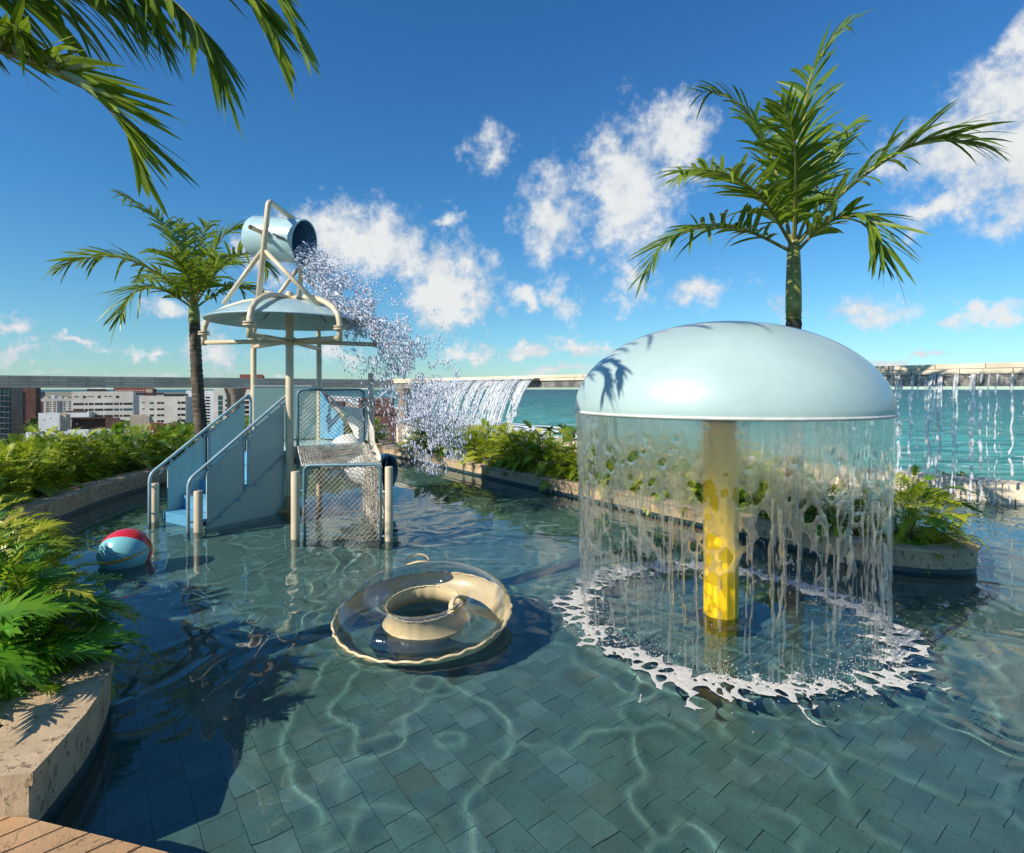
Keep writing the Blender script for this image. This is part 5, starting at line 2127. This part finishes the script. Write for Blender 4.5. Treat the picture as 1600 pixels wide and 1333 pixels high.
net(U1 + Zv * 1.67, U2 + Zv * 1.67, U2 + Zv * .95, U1 + Zv * .95, seed=1)
net(U1 + Zv * .93, U2 + Zv * .93, F2 + Zv * .83, F1 + Zv * .82, sag=.12, seed=2, pitch=.075)
net(F1 + Zv * .82, F2 + Zv * .83, F2 - Zv * .30, F1 - Zv * .30, seed=3, m=M_netdark, wav=.02)
net(F2 + Zv * .83 + Vector((.01, .03, 0)), U2 + Zv * .95, U2 - Zv * .25, F2 - Zv * .30 + Vector((.01, .03, 0)), seed=4, wav=.03)
net(U2 + Zv * 1.62, U2 + Zv * .95 + Vector((.12, -.1, 0)), F2 + Zv * .86, F2 + Zv * .90, seed=5, pitch=.05)

# slide tube with its dark ring mouth
rc, rax = Vector((-1.86, 8.0, .47)), Vector((.93, -.36, -.10)).normalized()
sp = [rc, rc - rax * .25, rc - rax * .5 + Zv * .05, rc - rax * .7 + Zv * .14 + Vector((.05, .10, 0)), rc - rax * .8 + Zv * .30 + Vector((.05, .2, 0))]
b = MB()
b.tube(sp, .255, 24, caps=False)
part('slide_tube', b, M_white, 'all')
b = MB()
b.lathe([(.24, -.06), (.29, -.06), (.30, 0), (.29, .05), (.245, .05), (.235, 0), (.24, -.06)], rc, 32, ax=rax)
part('slide_mouth_ring', b, M_dkblue, 'all')
b = MB()
b.tube([p + rax * .0 for p in sp[:4]], .236, 24, caps=False)
b.lathe([(.236, 0), (.0001, 0)], sp[3], 24, ax=rax)
part('slide_lining', b, M_dkblue, 'all')
for a in (0, pi / 2):
    v1 = rax.cross(Zv).normalized()
    v2 = rax.cross(v1).normalized()
    dd = v1 * cos(a) + v2 * sin(a)
    pipe('mouth_bar', [rc + dd * .24 + rax * .02, rc - dd * .24 + rax * .02], .012, M_railblue, 6)

# ================================================================== SWIM RING
ring = thing('swim_ring', (-.64, 4.02, 0), 'clear inflatable swim ring with cream bands and two cream handles floating mid pool', 'swim ring')
RA, RBh, RBv = .445, .185, .150
RMx = Matrix.Translation((-.64, 4.00, .105)) @ Matrix.Rotation(radians(6.0), 4, 'X') @ Matrix.Rotation(radians(-1.5), 4, 'Y')


def torus_piece(name, p0, p1, m, n=120, k=18, dr=0.0, wave=0.0, smooth=True, parent=ring):
    V, Fs = [], []
    for i in range(n):
        a = 2 * pi * i / n
        for j in range(k + 1):
            p = radians(p0 + (p1 - p0) * j / k)
            wv = wave * sin(a * 23 + 2 * sin(a * 5)) + wave * .5 * sin(a * 41)
            puck = 1 + .010 * sin(a * 19 + 3 * sin(3 * a)) * abs(cos(p))
            rr_ = RA + (RBh + dr) * cos(p) * puck + wv
            V.append(RMx @ Vector((rr_ * cos(a), rr_ * sin(a), (RBv + dr) * sin(p) + wv * .7)))
    for i in range(n):
        for j in range(k):
            a0, a1 = i * (k + 1) + j, ((i + 1) % n) * (k + 1) + j
            Fs.append((a0, a1, a1 + 1, a0 + 1))
    b = MB()
    b.add(V, Fs)
    return b.build(name, m, parent, smooth='all')


torus_piece('clear_tube', -6, 164, M_vinyl, k=30)
torus_piece('outer_band', -66, -6, M_hcream)
torus_piece('inner_band', 164, 222, M_hcream)
torus_piece('bottom_film', 222, 294, M_vinyl, k=12)
# welded seams, wavy
def seam(name, p, dr, th, wv):
    pts = []
    for i in range(220):
        a = 2 * pi * i / 220
        q = radians(p)
        r_ = RA + (RBh + dr) * cos(q) + wv * sin(a * 23 + 2 * sin(a * 5)) + wv * .6 * sin(a * 47)
        pts.append(RMx @ Vector((r_ * cos(a), r_ * sin(a), (RBv + dr) * sin(q) + wv * .8 * sin(a * 31))))
    b = MB()
    b.tube(pts, th, 6, closed=True)
    return b.build(name, M_hcream, ring, smooth='all')


seam('outer_seam', -5, .004, .009, .0045)
seam('inner_seam', 163, .002, .006, .002)


def handle(a, pdeg, twist, label):
    p = radians(pdeg)
    a = radians(a)
    c = Vector(((RA + RBh * cos(p)) * cos(a), (RA + RBh * cos(p)) * sin(a), RBv * sin(p)))
    nrm = Vector((cos(p) * cos(a), cos(p) * sin(a), sin(p))).normalized()
    tng = Vector((-sin(a), cos(a), 0))
    tng = (Matrix.Rotation(radians(twist), 4, nrm) @ tng.to_4d()).to_3d().normalized()
    sd = nrm.cross(tng)
    b = MB()
    n_ = 28
    # flat oval patch
    for k_, (rx, ry, hz) in enumerate(((.105, .052, .003), (.100, .047, .010))):
        pass
    base = [c + tng * .105 * cos(q) + sd * .050 * sin(q) + nrm * .001 - nrm * .05 * (cos(q) ** 2) * .3 for q in [2 * pi * i / n_ for i in range(n_)]]
    top = [c + tng * .098 * cos(q) + sd * .044 * sin(q) + nrm * .011 - nrm * .05 * (cos(q) ** 2) * .3 for q in [2 * pi * i / n_ for i in range(n_)]]
    mid = c + nrm * .013
    vs = [RMx @ v for v in base + top + [mid]]
    fs = [(i, (i + 1) % n_, n_ + (i + 1) % n_, n_ + i) for i in range(n_)] + [(n_ + i, n_ + (i + 1) % n_, 2 * n_) for i in range(n_)]
    b.add(vs, fs)
    arc = [c + tng * (.092 * cos(q)) + nrm * (.004 + .055 * sin(q)) + sd * -.018 for q in [pi * i / 12 for i in range(13)]]
    # broad strap
    for off_ in (-.012, 0, .012):
        b.tube([RMx @ (v + sd * off_) for v in arc], .0085, 6)
    o = b.build('handle', M_hcream, ring, smooth='all')
    if label:
        o['label'] = label


handle(104, 72, 0, 'cream handle on the far side of the ring')
handle(-42, 118, 20, 'cream handle beside the inner hole')

# ================================================================== BEACH BALL
bc2 = Vector((-3.78, 5.38, .105))
BRd = .228
ball = thing('beach_ball', (bc2.x, bc2.y, 0), 'striped red and pale blue beach ball floating at the left beside the planter leaves', 'ball')
M_bred = pbr('ball_red', (0.62, 0.02, 0.03), 0.22, 0.05, 3, coat=.6)
M_bblue = pbr('ball_blue', (0.22, 0.56, 0.60), 0.22, 0.05, 3, coat=.6)
M_byel = pbr('ball_yellow', (0.72, 0.36, 0.02), 0.25, 0.05, 3, coat=.6)
axis = Vector((.10, -.62, .10)).normalized()
axis = Vector((-.97, -.10, -.16)).normalized()
xx = axis.cross(Vector((0, 0, 1))).normalized()
yy = xx.cross(axis).normalized()       # mostly upwards
secs = [(-38, 58, M_bred, 'red_panel'), (60, 66, M_byel, 'yellow_stripe'), (-44, -38, M_byel, 'yellow_stripe'), (66, 128, M_bblue, 'blue_panel'), (128, 135, M_byel, 'yellow_stripe'),
        (135, 215, M_bblue, 'lower_panel'), (215, 260, M_bred, 'lower_panel'), (260, 316, M_bblue, 'blue_panel')]
# angles measured from "up" towards the viewer
fw = Vector((0, -1, 0))
fw = (fw - axis * fw.dot(axis)).normalized()
upv = axis.cross(fw)
if upv.z < 0:
    upv = -upv
for (a0, a1, m, nm) in [(-60, 36, M_bred, 'red_panel'), (36, 96, M_bblue, 'blue_panel'), (96, 103, M_byel, 'yellow_stripe'), (103, 170, M_bblue, 'lower_panel'), (170, 232, M_bred, 'lower_panel'), (232, 293, M_byel, 'yellow_panel'), (293, 300, M_byel, 'yellow_stripe')]:
    V, Fs = [], []
    na, nb2 = 10, 20
    for i in range(na + 1):
        th = radians(a0 + (a1 - a0) * i / na)
        for j in range(nb2 + 1):
            ph = pi * j / nb2
            d = axis * cos(ph) + (upv * cos(th) + fw * sin(th)) * sin(ph)
            V.append(bc2 + d * BRd * (1 - .012 * (1 if i in (0, na) else 0)))
    for i in range(na):
        for j in range(nb2):
            q = i * (nb2 + 1) + j
            Fs.append((q, q + 1, q + nb2 + 2, q + nb2 + 1))
    b = MB()
    b.add(V, Fs)
    b.build(nm, m, ball, smooth='all')

# ================================================================== SPRAY FROM THE BUCKET
PTS = np.array([(462, 388, 20), (502, 424, 38), (552, 476, 58), (606, 526, 76), (655, 588, 92), (684, 648, 96), (692, 700, 72), (692, 742, 48)], float)
tpar = np.array([0, .12, .28, .44, .62, .78, .9, 1.0])


def plume(n, spread, seed):
    r = np.random.RandomState(seed)
    t = r.beta(1.35, 1.35, n)
    cx = np.interp(t, tpar, PTS[:, 0])
    cy_ = np.interp(t, tpar, PTS[:, 1])
    wd = np.interp(t, tpar, PTS[:, 2])
    dxp = np.interp(np.clip(t + .03, 0, 1), tpar, PTS[:, 0]) - cx
    dyp = np.interp(np.clip(t + .03, 0, 1), tpar, PTS[:, 1]) - cy_
    L_ = np.hypot(dxp, dyp) + 1e-6
    nx, ny = dyp / L_, -dxp / L_
    off = np.clip(r.normal(.08 * (spread > 1), .42 * spread, n), -1.15, 2.3)
    Yd = 7.5 - .25 * t + r.normal(0, .16, n)
    px, py = cx + nx * off * wd, cy_ + ny * off * wd
    return t, px, py, Yd, off


n = 21000
t, px, py, Yd, off = plume(n, 1.0, 3)
# clumpiness
cl = fbm(px * .035, py * .035, seed=9, octs=3) + .25 * (rd.rand(n) - .5)
k_ = (cl > .42 + .10 * t) | (t < .15)
t, px, py, Yd, off = t[k_], px[k_], py[k_], Yd[k_], off[k_]
C = np.stack([(px - 800) / F * Yd, Yd, EYE - (py - 608) / F * Yd], 1)
n = len(C)
Vd = np.stack([1.0 - .75 * t, -.15 + 0 * t, -.5 - 1.3 * t], 1) + rd.normal(0, .28, (n, 3))
sz = rd.lognormal(-.1, .62, n)
edge = np.clip(1.15 - np.abs(off) * .45, .35, 1)
drops('bucket_spray', C, Vd, np.clip(.036 * sz, .006, .11) * edge, np.clip(.0105 * sz, .003, .022) * edge, M_spray, 'plume of white blue drops thrown from the tipping bucket towards the pool')
t, px, py, Yd, off = plume(6500, 1.8, 4)
C = np.stack([(px - 800) / F * Yd, Yd, EYE - (py - 608) / F * Yd], 1)
n = len(C)
drops('fine_spray', C, rd.normal(0, 1, (n, 3)) + [0, 0, -1.0], rd.uniform(.006, .016, n), rd.uniform(.004, .009, n), M_spray, 'fine scattered drops around the bucket plume')

# ================================================================== WATER FALLING FROM THE BEAM
dRn = (BR1 - BR0).normalized()
inn = Vector((-dRn.y, dRn.x, 0))
if inn.dot(Vector((-1, -1, 0))) < 0:
    inn = -inn


def beam_t(px):
    k = (px - 800) / F
    return (BR0.x - k * BR0.y) / (k * dRn.y - dRn.x)


def fall_sheet(name, t0, t1, nu, nv, z0, z1, throw, thr_pts, label, scale, m, seed, zz_w=1.0, thick=.02):
    ug, vg = np.meshgrid(np.linspace(t0, t1, nu), np.linspace(0, 1, nv), indexing='ij')
    hh = (z0 - z1) * vg
    f1, f2 = worley(ug * scale + (fbm(ug * 5, hh * 3, seed=seed) - .5), hh * scale * .45 * zz_w, seed=seed + 1)
    sway = (fbm(ug * 1.5, hh * 1.2, seed=seed + 7) - .5) * .5
    colw = .62 * vnoise((ug + sway * .3) * scale * 1.1, hh * .30, seed=seed + 2) + .38 * vnoise(ug * scale * 3.1, hh * .7, seed=seed + 5)
    thr_ = np.interp(hh, [p[0] for p in thr_pts], [p[1] for p in thr_pts])
    fray = vnoise(ug * scale * 4, hh * 9, seed=seed + 3) * .6 + vnoise(ug * scale * 9, hh * 22, seed=seed + 4) * .4
    Fv = (colw - (1 - thr_)) * 2.2 - (f1 < .22) * .3 - np.clip(fray - .45, 0, 1) * np.interp(hh, [0, .3, 2], [0, 1.1, 2.0])
    Fv = np.clip(Fv, -1, .35)
    Fv[0] = Fv[-1] = -1

    def pos(uu, vv_, th):
        tt = t0 + (t1 - t0) * uu / (nu - 1)
        v = vv_ / (nv - 1)
        hgt = np.clip((z0 - z1) * v, 0, None)
        o = .27 + throw * np.sqrt(hgt + 1e-6) + th + (vnoise(uu * .07, v * 6, seed=seed) - .5) * .05
        return np.stack([BR0.x + dRn.x * tt + inn.x * o, BR0.y + dRn.y * tt + inn.y * o, z0 - hgt], 1)
    o = field_mesh(name, Fv, pos, thick, m)
    tag(o, label, 'water', kind='stuff')
    return o


ta0, ta1 = beam_t(850), beam_t(690)
fall_sheet('waterfall_sheet', ta0, ta1, 420, 150, 1.98, .35, .80, [(0, .95), (.3, .72), (.8, .62), (1.6, .55)], 'thin sheet of water falling from the far part of the stone beam', 4.0, M_streams, 200, thick=.03)
b = MB()
tm = (ta0 + ta1) / 2
b.box(BR0 + dRn * tm + inn * .33 + Vector((0, 0, 1.99)), (ta1 - ta0 + .2, .34, .03), ax=(dRn, inn, Vector((0, 0, 1))))
b.build('spill_lip', M_rim, beamR)
tb0, tb1 = beam_t(1760), beam_t(1290)
rts = []
tcur = tb0
while tcur < tb1:
    tcur += rd.choice([.02, .03, .05, .09, .16])
    px0, py0 = BR0.x + dRn.x * tcur + inn.x * .27, BR0.y + dRn.y * tcur + inn.y * .27
    th_ = .12 + rd.normal(0, .03)
    rts.append((px0, py0, 1.93, rd.choice([.01, .01, .02, .5]), rd.uniform(.008, .022), inn.x * th_, inn.y * th_))
strands('falling_streams', rts, M_streams, 'separate ropes of water falling from the near part of the stone beam on the right', 8, step=.03)
rts = []
for i in range(90):
    tcur = rd.uniform(ta0, ta1)
    px0, py0 = BR0.x + dRn.x * tcur + inn.x * .5, BR0.y + dRn.y * tcur + inn.y * .5
    th_ = .75 + rd.normal(0, .05)
    rts.append((px0, py0, 1.99, .25, rd.uniform(.010, .028), inn.x * th_, inn.y * th_))
strands('sheet_strands', rts, M_streams, 'ropes of water within the sheet falling from the far part of the beam', 9, step=.04)
fall_sheet('wall_film', tb0, tb1, 500, 40, 1.97, 1.77, .02, [(0, .9), (.2, .65)], 'film of water running down the face of the right beam', 5.0, M_curtain, 260, thick=.012)
n = 3000
tt = rd.uniform(tb0, tb1, n)
clump = vnoise(tt * 5, tt * 0, seed=9)
k_ = clump > .5
tt = tt[k_]
n = len(tt)
zz = rd.uniform(.02, 1.7, n)
o_ = .27 + .16 * np.sqrt(1.8 - zz) + rd.normal(0, .05, n)
C = np.stack([BR0.x + dRn.x * tt + inn.x * o_, BR0.y + dRn.y * tt + inn.y * o_, zz], 1)
drops('stream_drops', C, np.tile([0, 0, -1.0], (n, 1)) + rd.normal(0, .2, (n, 3)), rd.uniform(.012, .045, n), rd.uniform(.006, .014, n), M_streams, 'loose drops among the streams under the right beam')

# a few beach palms beyond the planter
def small_palm(px, py, Yd, hgt, label):
    p = at(px, py, Yd)
    zb = p.z - hgt
    root = thing('beach_palm', (p.x, p.y, zb), label, 'palm tree', 'dark palms on the beach')
    b = MB()
    b.tube([(p.x, p.y, zb), (p.x + .3, p.y, p.z - hgt * .4), (p.x, p.y, p.z)], [.35, .25, .2], 6)
    b.build('trunk', M_trunk, root)
    rr_ = random.Random(int(px))
    for k in range(13):
        a = k * 2 * pi / 13 + rr_.uniform(-.2, .2)
        e = rr_.uniform(-.2, .9)
        d = Vector((cos(a) * cos(e), sin(a) * cos(e), sin(e)))
        L = rr_.uniform(3.2, 4.4)
        c = [Vector((p.x, p.y, p.z)), p + d * L * .5, p + d * L + Vector((0, 0, -1.2))]
        b = MB()
        for side_ in (-1, 1):
            sdv = d.cross(Zv).normalized() * side_
            pts, q0 = [], len(b.v)
            vs = []
            for q in range(6):
                t_ = q / 5
                cc_ = c[0] * (1 - t_) ** 2 + c[1] * 2 * t_ * (1 - t_) + c[2] * t_ * t_
                wq = .9 * sin(pi * (t_ * .85 + .12))
                vs += [cc_, cc_ + sdv * wq + Vector((0, 0, -.45 * wq)) + d * .3]
            b.add(vs, [(2 * i, 2 * i + 1, 2 * i + 3, 2 * i + 2) for i in range(5)])
        b.build('frond', M_ctree, root)


M_bpalm = leaf_mat('beach_palm_leaf', (0.02, 0.035, 0.015), (0.05, 0.06, 0.03), 0.1, 0.6)
small_palm(858, 672, 215, 16, 'dark beach palm left of the mushroom dome above the shrubs')
small_palm(880, 670, 205, 16, 'dark beach palm touching the left edge of the mushroom dome')
small_palm(895, 676, 200, 15, 'dark beach palm half behind the mushroom dome edge')
small_palm(785, 670, 250, 16, 'dark beach palm behind the foot of the water sheet')
small_palm(740, 668, 270, 16, 'dark beach palm behind the left part of the water sheet')
small_palm(1487, 745, 150, 14, 'dark palm top seen low over the end planter through the streams')
small_palm(1512, 748, 150, 14, 'dark palm top beside the first one behind the streams at the right')
